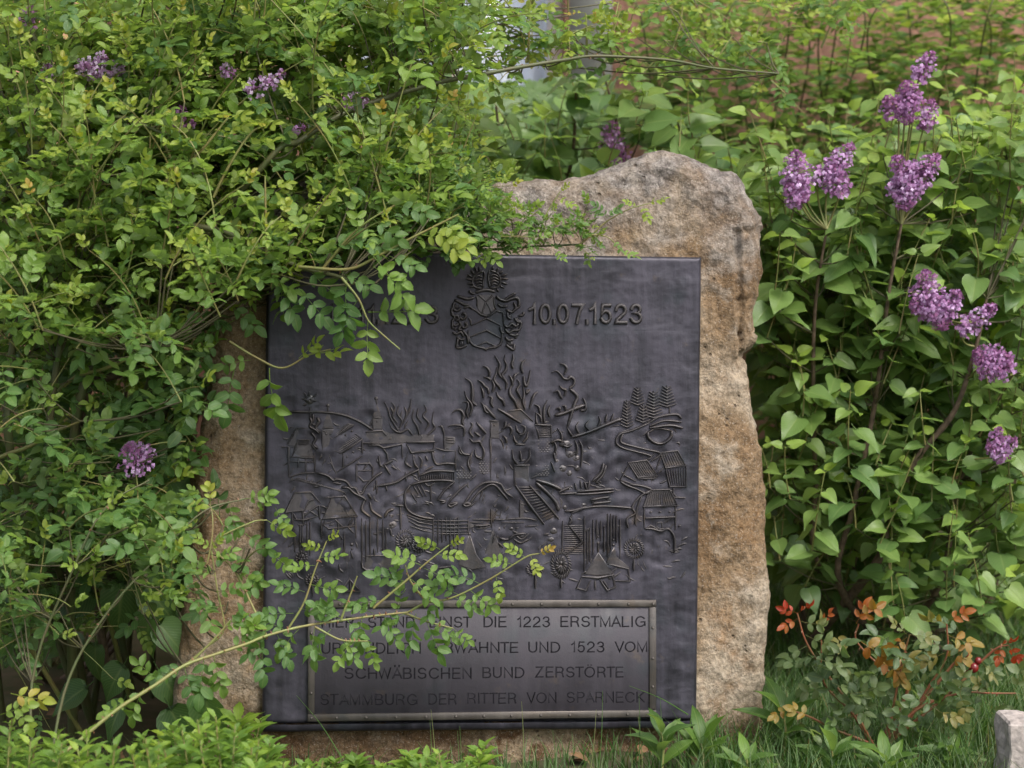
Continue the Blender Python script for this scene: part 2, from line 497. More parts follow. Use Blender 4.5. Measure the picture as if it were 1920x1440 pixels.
cyy = WY + 0.20 + 0.018 * np.sin(cx * 70) + 0.01 * np.sin(cx * 31 + 1)
V = np.concatenate([np.stack([cx, cyy, np.full_like(cx, wz0 - 0.02)], 1), np.stack([cx, cyy, np.full_like(cx, wz1)], 1)])
i = np.arange(159)
T = np.concatenate([np.stack([i, i + 1, i + 161], 1), np.stack([i, i + 161, i + 160], 1)])
link('curtain', np_mesh('curtain', V - np.array(house.location), T, M['curtain']), house)
box('window_shade_wall', wx0 - 0.3, wx1 + 0.3, WY + 0.55, WY + 0.6, wz0 - 0.4, wz1 + 0.4, M['render_grey'], house, house.location)
pp = [(P(1060, 0, WY).x, WY - 0.05, z) for z in np.linspace(0, 4.2, 12)]
V, T, A = tube(pp, 0.012, 8); a = Acc(); a.add(V, T, A)
link('cable_conduit', a.mesh('cable_conduit', M['brown_shade'], house.location), house)
box('wall_shade_panel', P(195, 0, WY).x, P(350, 0, WY).x + 0.25, WY - 0.035, WY - 0.002, 0.02, 2.1, M['brown_shade'], house, house.location, 0.004)  # added panel: its dark brown paints the shade on this stretch of wall

# ------------------------------------------------------------------ the standing stone
YAW, LEAN, ROLL = math.radians(6.0), math.radians(6.0), math.radians(0.35)
R = Matrix.Rotation(YAW, 3, 'Z') @ Matrix.Rotation(-LEAN, 3, 'X') @ Matrix.Rotation(ROLL, 3, 'Y')
EX, EY, EZ = R @ Vector((1, 0, 0)), R @ Vector((0, 1, 0)), R @ Vector((0, 0, 1))
ORG = P(900, 1440, -0.03)
ORG = Vector((ORG.x, ORG.y, 0.0))
FRAME = Matrix.Translation(ORG) @ R.to_4x4()
FI = FRAME.inverted()


def pl(px, py, off=0.0):
    """photo pixel -> (a, b) in the plane of the plaque's face"""
    d = ray(px, py)
    o = CAM - ORG
    t = (off - o.dot(EY)) / d.dot(EY)
    p = o + d * t
    return p.dot(EX), p.dot(EZ)


outline = [(300, 1540), (312, 1470), (318, 1390), (330, 1300), (343, 1180), (350, 1080), (360, 980), (362, 880), (372, 800), (385, 700), (396, 600), (412, 500), (430, 420),
           (470, 355), (530, 326), (580, 316), (640, 322), (700, 345), (760, 352), (850, 352), (915, 350), (935, 338), (970, 332), (1010, 330), (1045, 333), (1065, 331), (1120, 315),
           (1180, 299), (1213, 286), (1245, 281), (1285, 289), (1312, 304), (1334, 319), (1352, 327), (1376, 329), (1390, 340), (1398, 362), (1412, 385), (1425, 405), (1427, 450), (1430, 505),
           (1423, 545), (1415, 585), (1416, 610), (1420, 632), (1414, 650), (1402, 662), (1396, 668), (1401, 685), (1411, 715), (1418, 760), (1424, 810), (1430, 850), (1431, 960),
           (1438, 1030), (1446, 1100), (1443, 1150), (1442, 1200), (1437, 1260), (1430, 1330), (1432, 1400), (1438, 1470), (1440, 1540)]
SF = 0.035           # stone face lies this far behind the plaque's face
ol = np.array([pl(x, y, 0.07) for x, y in outline])
NO = 640
cyc = np.vstack([ol, ol[:1]])
dense = []
for k in range(len(ol)):
    for t in np.linspace(0, 1, 24, endpoint=False):
        dense.append(cyc[k] * (1 - t) + cyc[k + 1] * t)
dense = np.array(dense)
seg = np.linalg.norm(np.diff(np.vstack([dense, dense[:1]]), axis=0), axis=1)
cum = np.concatenate([[0], np.cumsum(seg)])
s = np.linspace(0, cum[-1], NO, endpoint=False)
dd = np.vstack([dense, dense[:1]])
ring = np.stack([np.interp(s, cum, dd[:, k]) for k in (0, 1)], 1)
ctr = np.array(pl(900, 880, 0.05))
TH = 0.34
rows = []
RD = 0.055
ss = np.concatenate([np.linspace(0.02, 0.55, 12), np.linspace(0.57, 0.93, 62), np.linspace(0.935, 1.0, 20)])
for sc_ in ss:
    pxy = ctr + sc_ * (ring - ctr)
    d = (1 - sc_) * np.linalg.norm(ring - ctr, axis=1)
    u = 1 - np.minimum(d / RD, 1)
    y = SF + RD * (1 - np.sqrt(np.maximum(0, 1 - u * u)))
    rows.append(np.stack([pxy[:, 0], y, pxy[:, 1]], 1))
for yy in np.linspace(SF + RD + 0.01, SF + TH - RD, 26):
    rows.append(np.stack([ring[:, 0], np.full(NO, yy), ring[:, 1]], 1))
for sc_ in np.concatenate([np.linspace(0.99, 0.9, 8), np.linspace(0.8, 0.02, 10)]):
    pxy = ctr + sc_ * (ring - ctr)
    d = (1 - sc_) * np.linalg.norm(ring - ctr, axis=1)
    u = 1 - np.minimum(d / RD, 1)
    rows.append(np.stack([pxy[:, 0], SF + TH - RD * (1 - np.sqrt(np.maximum(0, 1 - u * u))), pxy[:, 1]], 1))
G = np.array(rows)
nr = len(rows)
# displacement along the grid normal
du = np.roll(G, -1, 1) - np.roll(G, 1, 1)
dv = np.gradient(G, axis=0)
nn = np.cross(dv, du); nn /= np.linalg.norm(nn, axis=2)[:, :, None] + 1e-9
if nn[20, :, 1].mean() > 0: nn = -nn
flat = G.reshape(-1, 3)
h = np.zeros(len(flat))
crk = [pl(1383, 430, SF), pl(1387, 560, SF), pl(1390, 625, SF), pl(1397, 668, SF)]
seamx = pl(902, 1400, SF)[0]; pb = pl(902, 1352, SF)[1]
for k, p in enumerate(flat):
    x, y, z = p
    v = Vector((x, y, z))
    a1 = noise.fractal(v * 4.5, 0.9, 2.0, 5) * 0.012
    a2 = noise.fractal(v * 21 + Vector((5, 1, 2)), 0.8, 2.1, 4) * 0.0068
    a3 = noise.noise(v * 75) * 0.0016 + noise.noise(v * 160) * 0.0009
    hv = a1 + a2 + a3
    # ledges: stepped flakes
    st = noise.noise(v * 6 + Vector((0, 7, 0)))
    hv += 0.006 * math.floor(st * 4) / 4
    if z > crk[3][1] - 0.02 and z < crk[0][1] + 0.02 and y < 0.2:
        for q0, q1 in zip(crk[:-1], crk[1:]):
            if min(q0[1], q1[1]) - 0.003 <= z <= max(q0[1], q1[1]) + 0.003:
                t = (z - q0[1]) / (q1[1] - q0[1])
                xc = q0[0] + t * (q1[0] - q0[0]) + noise.noise(Vector((0, 0, z * 40))) * 0.004
                dx = x - xc
                if abs(dx) < 0.012: hv -= 0.014 * (1 - abs(dx) / 0.012)
                elif dx > 0: hv -= 0.006
    if z < pb + 0.0 and y < 0.08:
        xs = seamx + noise.noise(Vector((0, 3, z * 12))) * 0.006
        if abs(x - xs) < 0.007: hv -= 0.012
        if x < xs: hv -= 0.005
    h[k] = hv
behind = (np.abs(flat[:, 0] - 0.0) < 0.41) & (flat[:, 1] < SF + 0.01) & (flat[:, 2] > 0.1) & (flat[:, 2] < 1.05)
h[behind] = np.minimum(h[behind], 0.0)
D = flat + nn.reshape(-1, 3) * h[:, None]
D[:, 1] = np.where(flat[:, 1] < SF + 0.004, np.maximum(D[:, 1], SF - 0.006), D[:, 1])
i = np.arange(nr - 1)[:, None] * NO; j = np.arange(NO)[None, :]; j2 = (j + 1) % NO
q = np.stack([i + j, i + j2, i + NO + j2, i + NO + j], -1).reshape(-1, 4)
stone = link('memorial_stone', np_mesh('memorial_stone', D, q, M['stone']), None, FRAME)
tag(stone, 'tall weathered tan boulder with grey lichened crest standing behind the bronze plaque', 'stone')

# ------------------------------------------------------------------ bronze plaque
plaque = bpy.data.objects.new('bronze_plaque', None); col.objects.link(plaque)
plaque.matrix_basis = FRAME
tag(plaque, 'large dark bronze relief plaque of a burning castle fixed to the boulder', 'plaque')
c0 = pl(500, 470); c1 = pl(1316, 482); c2 = pl(1307, 1351); c3 = pl(491, 1358)
NX, NZ = 300, 320
U, W = np.meshgrid(np.linspace(0, 1, NX), np.linspace(0, 1, NZ))
c0, c1, c2, c3 = map(np.array, (c0, c1, c2, c3))
B = (c3 * (1 - U[..., None]) * (1 - W[..., None]) + c2 * U[..., None] * (1 - W[..., None]) + c1 * U[..., None] * W[..., None] + c0 * (1 - U[..., None]) * W[..., None])
dy = np.zeros_like(U)
wid = 0.9; hei = 0.97
for a_ in range(NZ):
    for b_ in range(NX):
        x, z = B[a_, b_]
        e = min(U[a_, b_] * wid, (1 - U[a_, b_]) * wid, W[a_, b_] * hei, (1 - W[a_, b_]) * hei)
        hm = noise.noise(Vector((x * 13, 0, z * 13))) * 0.0014 + noise.noise(Vector((x * 34, 3, z * 30))) * 0.0005 + noise.noise(Vector((x * 85, 3, z * 90))) * 0.0004
        edgeband = math.exp(-((e - 0.03) / 0.02) ** 2)
        hm += edgeband * noise.noise(Vector((x * 26, 8, z * 42))) * 0.0014
        # scenery band swells gently out of the sheet
        v = W[a_, b_]
        if 0.28 < v < 0.72 and 0.04 < U[a_, b_] < 0.96:
            m_ = min(1, (v - 0.28) / 0.05, (0.72 - v) / 0.1, (U[a_, b_] - 0.04) / 0.05, (0.96 - U[a_, b_]) / 0.05)
            hm += m_ * (0.0012 + 0.0024 * noise.noise(Vector((x * 22, 11, z * 22))) + 0.0026 * noise.noise(Vector((x * 45, 11, z * 45))))
        r_ = 0.009
        rnd = 0.0 if e > r_ else r_ * (1 - math.sqrt(max(0, 1 - (1 - e / r_) ** 2)))
        dy[a_, b_] = -hm + rnd
V = np.stack([B[..., 0].ravel(), dy.ravel(), B[..., 1].ravel()], 1)
ii, jj = np.meshgrid(np.arange(NZ - 1), np.arange(NX - 1), indexing='ij')
q = np.stack([ii * NX + jj, ii * NX + jj + 1, (ii + 1) * NX + jj + 1, (ii + 1) * NX + jj], -1).reshape(-1, 4)
# skirt
bi = np.concatenate([np.arange(NX), NX * np.arange(1, NZ) + NX - 1, (NZ - 1) * NX + np.arange(NX - 2, -1, -1), NX * np.arange(NZ - 2, 0, -1)])
sk = V[bi].copy(); sk[:, 1] = 0.040
n0 = len(V)
V = np.vstack([V, sk])
k = np.arange(len(bi)); k2 = (k + 1) % len(bi)
q = np.vstack([q, np.stack([bi[k2], bi[k], n0 + k, n0 + k2], 1)])
link('bronze_sheet', np_mesh('bronze_sheet', V, q, M['bronze']), plaque)
# folded lip along the bottom edge
a = Acc()
pp = [(*c3, 0), (*c2, 0)]
n_ = 60
prof = [(-0.004, 0.000), (-0.004, -0.010), (0.004, -0.016), (0.02, -0.018), (0.034, -0.016), (0.034, 0.0)]
Vl = []
for t in np.linspace(0, 1, n_):
    x = c3[0] * (1 - t) + c2[0] * t; z = c3[1] * (1 - t) + c2[1] * t
    w_ = 0.0012 * noise.noise(Vector((x * 14, 2, 0)))
    for (yy, zz) in prof: Vl.append((x, yy + w_, z + zz - 0.0005 + w_))
Vl = np.array(Vl); k_ = len(prof)
i = np.arange(n_ - 1)[:, None] * k_; j = np.arange(k_ - 1)[None, :]
q4 = np.stack([i + j, i + k_ + j, i + k_ + j + 1, i + j + 1], -1).reshape(-1, 4)
a.add(Vl, np.vstack([q4[:, [0, 1, 2]], q4[:, [0, 2, 3]]]))
link('folded_lip', a.mesh('folded_lip', M['bronze']), plaque)

PS = 0.0011  # metres per photo pixel on the plaque


def ribbon(acc, pts_px, w=4.0, hgt=None, taper=0, sm=True, base=0.0):
    """raised moulded line on the sheet. taper 1: tip first, 2: both ends"""
    p = np.array([pl(x, y) for x, y in pts_px])
    if sm and len(p) > 2: p = smooth(p, 4)
    elif len(p) == 2: p = np.stack([np.linspace(p[0], p[1], 3)[:, k] for k in (0, 1)], 1)
    n = len(p)
    t = np.gradient(p, axis=0); t /= np.linalg.norm(t, axis=1)[:, None] + 1e-9
    nrm = np.stack([-t[:, 1], t[:, 0]], 1)
    s_ = np.linspace(0, 1, n)
    wr = np.full(n, 1.0)
    if taper == 1: wr = np.minimum(1, 0.18 + 1.5 * s_) * (1 - 0.35 * s_ ** 3)
    if taper == 2: wr = 0.25 + 0.75 * np.sin(np.pi * np.clip(s_, 0.02, 0.98))
    if taper == 0: wr = np.minimum(1, np.minimum(s_, 1 - s_) * n * 0.6 + 0.5)
    hw = (w + 1.8) * PS * 0.5 * wr
    if hgt is None: hgt = max(0.0036, min(0.0105, w * PS * 1.85))
    prof = [(-1.15, -0.5), (-0.85, 0.35), (-0.4, 0.86), (0.1, 1.0), (0.55, 0.8), (0.9, 0.3), (1.15, -0.5)]
    V = np.zeros((n, 7, 3))
    for k, (a_, hh_) in enumerate(prof):
        V[:, k, 0] = p[:, 0] + nrm[:, 0] * hw * a_
        V[:, k, 2] = p[:, 1] + nrm[:, 1] * hw * a_
        V[:, k, 1] = -(base + hgt * hh_ * (0.55 + 0.45 * wr) + (0.0 if hh_ > 0 else -0.003))
    V = V.reshape(-1, 3)
    i = np.arange(n - 1)[:, None] * 7; j = np.arange(6)[None, :]
    q = np.stack([i + j, i + j + 1, i + 7 + j + 1, i + 7 + j], -1).reshape(-1, 4)
    acc.add(V, np.vstack([q[:, [0, 1, 2]], q[:, [0, 2, 3]]]))
    e = (n - 1) * 7
    acc.add(V[:7], np.array([[0, 1, 2], [0, 2, 3], [0, 3, 4], [0, 4, 5], [0, 5, 6]]))
    acc.add(V[e:], np.array([[0, 1, 2], [0, 2, 3], [0, 3, 4], [0, 4, 5], [0, 5, 6]]))


def plate(acc, poly_px, hgt=0.003):
    p = np.array([pl(x, y) for x, y in poly_px])
    c = p.mean(0)
    n = len(p)
    inner = c + (p - c) * (1 - 0.0022 / (np.linalg.norm(p - c, axis=1)[:, None] + 1e-6))
    def lay(q_, y_): return np.stack([q_[:, 0], np.full(n, y_), q_[:, 1]], 1)
    V = np.vstack([lay(p, 0.004), lay(p, -hgt * 0.6), lay(p, -hgt * 0.6), lay(inner, -hgt), lay(inner, -hgt), [[c[0], -hgt, c[1]]]])
    k = np.arange(n); k2 = (k + 1) % n
    T = np.vstack([np.stack([k, k2, n + k2], 1), np.stack([k, n + k2, n + k], 1), np.stack([2 * n + k, 2 * n + k2, 3 * n + k2], 1),
                   np.stack([2 * n + k, 3 * n + k2, 3 * n + k], 1), np.stack([4 * n + k, 4 * n + k2, np.full(n, 5 * n)], 1)])
    acc.add(V, T)


def dome(acc, cx_, cy_, rx, ry=None, hgt=0.005, rough=0.0):
    ry = ry or rx
    c = np.array(pl(cx_, cy_)); V = []; T = []
    nu, nv = 12, 4
    for v in range(nv + 1):
        a_ = v / nv * math.pi / 2
        for u in range(nu):
            b_ = u / nu * 2 * math.pi
            rj = 1 + rough * random.uniform(-1, 1)
            V.append((c[0] + rx * PS * math.cos(a_) * math.cos(b_) * rj, 0.002 - (hgt + 0.002) * math.sin(a_) * (1 + rough * random.uniform(-.5, .5)), c[1] + ry * PS * math.cos(a_) * math.sin(b_) * rj))
    for v in range(nv):
        for u in range(nu):
            a0 = v * nu + u; a1 = v * nu + (u + 1) % nu
            T += [(a0, a1, a1 + nu), (a0, a1 + nu, a0 + nu)]
    acc.add(np.array(V), np.array(T))


REG = {'A': (500, 640, .21875), 'B': (820, 640, .25), 'C': (500, 860, .21875), 'D': (880, 860, .21875), 'E': (840, 480, .13193), 'F': (840, 640, .13889)}


def parse(reg, s):
    ox_, oy_, k = REG[reg]
    return [tuple((float(a_) * k + o_) for a_, o_ in zip(w.split(','), (ox_, oy_))) for w in s.split()]


def rel(name, reg, spec, w=4.0, each=False, taper=0, sm=True, h=None):
    """spec items separated by ';'. prefix: '6:' width, 'p' raised polygon, 'o x,y r ry' dome"""
    a = Acc()
    for item in spec.split(';'):
        item = item.strip()
        if not item: continue
        if each: a = Acc()
        if item[0] == 'p':
            plate(a, parse(reg, item[1:]), (h or 0.003) * 0.5)
        elif item[0] == 'o':
            f = item[1:].split()
            (x, y), = parse(reg, f[0]); k = REG[reg][2]
            dome(a, x, y, float(f[1]) * k, float(f[2]) * k if len(f) > 2 else None, 0.0030, 0.10)
        else:
            ww = w; s_ = item
            if ':' in item[:4]:
                ww_, s_ = item.split(':'); ww = float(ww_)
            ribbon(a, parse(reg, s_), ww, None if h is None else max(h, 0.0042), taper, sm)
        if each: link(name, a.mesh(name, M['relief']), plaque)
    if not each: return link(name, a.mesh(name, M['relief']), plaque)


rel('coat_of_arms', 'E', '''290,1050 293,1150 310,1220 360,1270 440,1298 500,1308 535,1330 580,1308 680,1295 740,1260 765,1200 770,1100 750,1010; 290,880 320,920 332,990; 340,985 545,885 740,985;
310,1150 545,1055 755,1170; 3:400,1280 540,1220 690,1290; 340,750 400,780 460,830 540,860 600,840 680,780 780,800 790,880 790,1000''', 3.6, sm=False)
rel('helmet', 'E', '''p410,560 660,560 655,680 670,760 600,835 540,850 460,820 410,740; 400,570 420,640 410,720; 660,570 650,640 680,760; 540,640 500,760 480,830; 545,660 590,740 620,820;
430,550 500,610 540,640 590,600 640,550; 6:390,520 460,495 540,485 620,495 670,515''', 3.0, h=0.0035)
rel('wing_crest', 'E', '''510,220 440,235 370,290 345,350 360,420 410,455 480,460; 510,220 520,290 500,350 490,460; 3:370,320 420,285 490,300; 3:370,360 430,330 495,345; 3:385,395 430,370 490,385; 3:400,430 440,410 490,420;
4.5:450,215 445,150; 4.5:410,225 385,150; 4.5:370,260 330,205; 4.5:345,300 280,265; 4.5:340,335 260,325; 4.5:350,385 280,395; 4.5:370,425 310,445''', 3.4)
rel('wing_crest', 'E', '''590,205 660,225 720,270 745,340 735,400 690,450 610,455; 590,205 570,300 580,380 600,455; 3:590,300 650,265 730,310; 3:590,345 655,310 730,350; 3:595,390 655,350 720,385; 3:605,430 650,390 700,420;
4.5:640,200 640,150; 4.5:690,235 715,175; 4.5:725,260 775,215; 4.5:745,290 840,260; 4.5:755,330 850,325; 4.5:750,375 840,400; 4.5:730,420 800,460; 4.5:690,470 720,510''', 3.4)
rel('mantling', 'E', '''6:370,590 280,610 200,590 130,570; 380,540 330,525 300,490; 90,620 150,650 220,690 300,700; 100,650 70,700 90,770 150,770 185,720; 160,860 200,900 250,870 240,820 200,810; 40,820 80,850 130,850 150,900 110,920; 60,960 100,990 150,960;
190,1000 230,1020 270,990 250,950; 200,1050 240,1100 275,1150 285,1250; 60,1080 120,1110 180,1080 220,1150; 120,1150 180,1190 240,1180; 120,1310 200,1300 270,1260; 120,1310 130,1240 140,1170; 220,740 300,720 350,760; 60,720 50,800 90,870 60,930 60,1040;
150,930 180,980 150,1040 200,1050; o120,720 45; o110,890 35; o210,830 30; o250,960 35; o190,1240 45 60; o100,1040 30''', 4.6)
rel('mantling', 'E', '''6:680,570 740,620 820,640 900,610 980,600 1010,660 1000,740; 820,760 900,800 950,760 1010,720; 930,660 960,720 940,770; 840,800 850,870 900,900; 940,880 990,940 1040,930; 1000,850 1060,840 1070,800; 790,980 850,1010 900,960 960,1000 1000,960;
740,1000 760,1080 800,1100; 800,1030 860,1090 920,1060 1000,1050 1030,1010; 860,1110 940,1130 1000,1110; 810,1150 860,1200 930,1180; 820,1260 870,1300 930,1330 940,1250; 700,680 760,720 850,710; 780,640 900,560 960,530; 960,900 1040,960 990,1080;
o880,1240 60 50; o870,860 40; o960,720 40; o960,1150 35; o900,1010 40 30; o980,900 35''', 4.6)
rel('flame', 'F', '''630,190 680,270 700,330 680,420 720,490; 770,180 760,250 790,320 770,400 730,460 790,560 780,640; 870,170 880,240 860,310 880,370; 1050,240 1000,290 990,370 1010,430; 470,330 530,360 560,420 560,470; 480,480 550,500 570,530;
7:230,495 300,545 325,620 330,740 330,820 380,860; 400,520 460,560 490,600 530,630; 225,670 250,760 310,840 320,920 290,1000; 200,820 260,820 270,880 250,950 270,1030; 7:50,970 100,930 170,930 210,1000 190,1080 210,1130; 660,340 650,430 620,520 680,600 710,650;
930,510 970,580 930,650 960,720 990,780; 8:880,570 835,640 840,720 900,800 940,900; 1110,380 1090,500 1060,600 1030,560 1020,470; 1010,600 1025,720 1010,820 1040,920; 1210,680 1160,720 1130,800 1100,900; 7:650,680 680,750 740,800 760,870;
540,740 590,760 580,830 610,890; 450,820 480,880 500,940 540,970; 440,610 470,680 480,760; 520,600 540,650 550,710; 1160,850 1220,880 1240,950 1260,1050; 1340,790 1300,880 1290,990 1300,1100; 1190,970 1190,1080 1210,1120; 1380,860 1350,940 1370,1020;
1180,960 1240,1010 1260,1090; 1510,300 1570,320 1600,370 1570,440; 1400,420 1460,400 1520,450 1560,500 1620,510 1650,480 1700,520 1690,590 1640,630; 1500,590 1540,640 1590,660 1570,730; 1420,690 1480,670 1510,730 1540,770;
720,1190 770,1150 780,1080; 780,1150 830,1150 860,1200 840,1260; 880,1250 900,1340 950,1390; 920,1130 930,1200 970,1240; 980,1130 1040,1160 1020,1240 960,1260; 1080,1200 1060,1300 1010,1360; 740,1270 780,1310 790,1370; 0,1150 60,1130 180,1140 220,1200 210,1280;
300,1090 330,1130 290,1220 340,1290; 6:380,1090 430,1150 510,1240; 350,1220 430,1280; 290,1310 340,1360 420,1350 450,1410; 1820,760 1850,830 1850,920 1790,930; 1450,910 1500,900 1510,940; 1540,870 1580,880 1590,950; 820,450 860,520 870,600; 590,520 620,600 600,680;
960,420 900,460 880,530; 1060,640 1060,700 1100,650''', 5.6, each=True, taper=1)
rel('flame', 'B', '''1060,600 1040,640 1060,690; 1140,590 1110,630 1140,670; 1210,560 1220,600 1200,640; 1270,545 1260,600; 1320,540 1300,600; 1030,1060 1040,1110; 1070,1040 1080,1100; 1100,1050 1120,1110; 1140,1040 1130,1100; 900,650 930,700 930,760; 870,740 890,790 880,830;
870,830 885,900; 850,900 880,980; 1030,740 1050,800 1040,850; 1060,740 1085,800 1075,940; 560,810 570,880 600,920; 690,800 690,870 650,920; 620,820 630,900; 970,640 990,680 1010,710; 160,780 190,840 240,850; 240,860 230,920 250,970; 280,810 290,860 330,880; 330,770 350,830 340,880''', 5, each=True, taper=1)
rel('flame', 'A', '''1010,520 1040,580 1060,650 1100,720 1130,770; 1070,520 1100,570 1080,640 1120,700; 1130,550 1120,620 1160,680 1140,740; 1180,560 1200,620 1170,700; 1240,490 1230,560 1200,640; 1050,700 1080,750 1140,780 1210,750; 1260,580 1250,660 1290,730 1310,800;
1350,540 1370,590 1340,640 1390,700 1360,760; 1430,600 1420,690 1440,740 1380,800; 1300,570 1290,640 1330,700; 1060,560 1090,620; 1160,600 1140,660; 1210,680 1180,740; 1640,900 1660,960 1720,970; 1770,930 1750,980 1740,1060; 1470,730 1500,730 1520,790; 1600,750 1680,740 1690,800; 1250,980 1270,1050 1300,1090;
1210,960 1190,1040 1240,1080; 1300,980 1330,1020 1320,1080; 1360,980 1380,1020''', 4, each=True, taper=1)
rel('burning_beam', 'F', '7:670,910 820,1000 980,1100', sm=False)
rel('burning_beam', 'F', '6:480,860 560,950 640,1040; 6:1640,640 1740,740 1700,860 1610,1160')
rel('burning_beam', 'F', '7.5:1440,1000 1560,970 1700,910 1840,860')
rel('burning_log', 'B', '7:1000,720 1130,680 1300,610 1380,580')
rel('castle_roof', 'F', 'p810,940 980,920 1150,1080 980,1100; 3:810,940 980,920 1150,1080', sm=False)
rel('castle_tower', 'F', 'p560,1070 680,1080 690,1310 570,1310; o620,1130 16 30; 3:565,1310 570,1430; 3:560,1070 680,1078', sm=False)
rel('castle_tower', 'F', '''5:1170,1125 1390,1132; 1175,1140 1220,1240 1230,1320; 1392,1130 1392,1300; 2.2:1205,1165 1385,1160; 2.2:1205,1190 1385,1185; 2.2:1215,1215 1385,1212; 2.2:1220,1240 1385,1238; 2.2:1225,1265 1385,1262; 2.2:1225,1290 1385,1288; 5:900,1390 1040,1390''', 3, sm=False)
rel('castle_tower', 'B', 'p585,935 685,935 685,1070 585,1080; 5:575,930 690,928; 3:578,935 580,1080; 2.5:400,600 400,1050', sm=False)


def bricks(reg, x0, x1, y0, y1, row=14, ln=22):
    a = Acc(); k = REG[reg][2]; o_ = REG[reg]
    y = y0; r_ = 0
    while y < y1:
        x = x0 + (ln / 2 if r_ % 2 else 0)
        while x < x1:
            p = [(o_[0] + k * (x + dx), o_[1] + k * (y + dy_)) for dx, dy_ in ((0, 0), (ln * .8, 0), (ln * .8, row * .62), (0, row * .62))]
            plate(a, p, 0.0022)
            x += ln
        y += row; r_ += 1
    link('brickwork', a.mesh('brickwork', M['relief'], sm=False), plaque)


bricks('B', 750, 830, 740, 835); bricks('B', 735, 825, 930, 1010); bricks('B', 310, 395, 885, 985); bricks('B', 140, 240, 965, 1030)
rel('smoke_cloud', 'B', 'o960,770 55 35; o990,850 45; o930,955 50 40; o990,990 28; o1040,880 45 35; o900,900 30; o1050,950 30; 4:940,780 980,790 1010,770; 4:850,760 900,740 950,755', 5)


def fir(cx_, top, bot, wd):
    s_ = f'3:{cx_},{top} {cx_},{bot};'
    n = int((bot - top) / 22)
    for k in range(n):
        y = top + 12 + k * 22; w_ = wd / 2 * (0.35 + 0.65 * (k + 1) / n)
        s_ += f'3.4:{cx_ - w_},{y - 6} {cx_},{y + 16} {cx_ + w_},{y - 6};'
    rel('fir_tree', 'B', s_, sm=False)


for f_ in ((1500, 340, 480, 110), (1620, 370, 570, 150), (1720, 330, 490, 140), (1420, 440, 640, 100), (1540, 470, 610, 110)): fir(*f_)
rel('hill_ridge', 'B', '1590,610 1650,570 1740,550 1800,550 1830,580; 1590,635 1700,595 1830,605; 6:1590,650 1740,630 1840,650; 2.5:1740,480 1742,550')
rel('pond', 'B', '6:1575,680 1580,720 1620,755 1665,768 1710,755 1750,715 1755,670; 3:1575,690 1620,660 1680,655 1755,670')
rel('winding_road', 'B', '''1590,610 1450,670 1365,695 1340,760 1390,800 1500,830 1600,860 1570,890; 1390,690 1372,750 1420,775 1560,810 1670,840 1600,900; 1370,1050 1420,1080 1500,1110 1560,1140 1600,1110 1540,1085 1440,1070; 1600,1115 1520,1160 1460,1240 1480,1290 1420,1330 1430,1400;
1530,1160 1500,1240 1490,1300 1480,1370''', 4)
rel('hill_ridge', 'B', '1000,1290 1100,1250 1220,1235 1350,1240 1460,1250; o955,1245 22', 4)


def hatch(quad, n, w=2.0):
    (ax, ay), (bx, by), (cx_, cy_), (dx, dy_) = quad
    s_ = ''
    for k in range(1, n):
        t = k / n
        s_ += f'{w}:{ax + (bx - ax) * t:.0f},{ay + (by - ay) * t:.0f} {dx + (cx_ - dx) * t:.0f},{dy_ + (cy_ - dy_) * t:.0f};'
    return s_


rel('barn', 'B', 'p1430,910 1570,890 1650,1010 1500,1020;' + hatch([(1430, 910), (1570, 890), (1650, 1010), (1500, 1020)], 9, 1.8) + '1430,910 1570,890 1650,1010 1500,1020 1430,910; 1430,930 1370,1040 1500,1080; 1395,1000 1490,1050; 1500,1030 1640,1025; o1560,1040 25 12; o1610,1035 20 12', 3, sm=False)
rel('barn', 'B', 'p1670,835 1800,820 1860,930 1710,950;' + hatch([(1670, 835), (1800, 820), (1860, 930), (1710, 950)], 8, 1.8) + '1670,835 1800,820 1860,930 1710,950 1670,835;' + hatch([(1710, 955), (1865, 945), (1865, 1090), (1740, 1090)], 8, 1.6) + '1710,950 1740,1090 1865,1090 1865,940; 1680,860 1640,960; 1770,1100 1765,1160; 1770,1170 1860,1172', 3, sm=False)
rel('farmhouse', 'B', 'p1590,1115 1740,1110 1800,1230 1540,1240;' + hatch([(1590, 1115), (1740, 1110), (1790, 1232), (1545, 1238)], 13, 1.8) + '1590,1115 1740,1110 1800,1230 1540,1240 1590,1115; 1550,1240 1550,1400; 1785,1230 1785,1410; 5:1560,1325 1780,1315; 1640,1400 1645,1358 1680,1355 1685,1410; 1560,1400 1600,1380 1650,1410 1740,1400; 1590,1280 1610,1280; 1660,1280 1680,1280; 1730,1278 1750,1278', 3, sm=False)
rel('fallen_figure', 'B', '8:740,1040 840,1070 930,1110; 7:910,1130 990,1090; 6:920,1145 1040,1135; o900,1110 18; o985,1110 25 14')
rel('fallen_figure', 'B', '8:740,1060 820,1130 890,1210 910,1270')
rel('fallen_figure', 'B', '5:1030,1145 1150,1142 1320,1125; 5:1050,1125 1180,1115 1320,1105; 6:1160,1050 1225,985 1245,915; 5:1185,1060 1240,1000 1262,930; 5:1150,1190 1220,1175 1290,1165; 5:1160,1215 1230,1208 1300,1200; o1080,1225 50 16; o1165,1200 18')
rungs = ''
for k in range(13):
    t = (k + 0.5) / 13
    rungs += f'3.6:{600 + 205 * t:.0f},{1085 + 270 * t:.0f} {690 + 195 * t:.0f},{1085 + 225 * t:.0f};'
rel('staircase', 'B', '6.5:585,1080 700,1240 800,1370; 6.5:690,1080 800,1200 910,1330;' + rungs, sm=False)
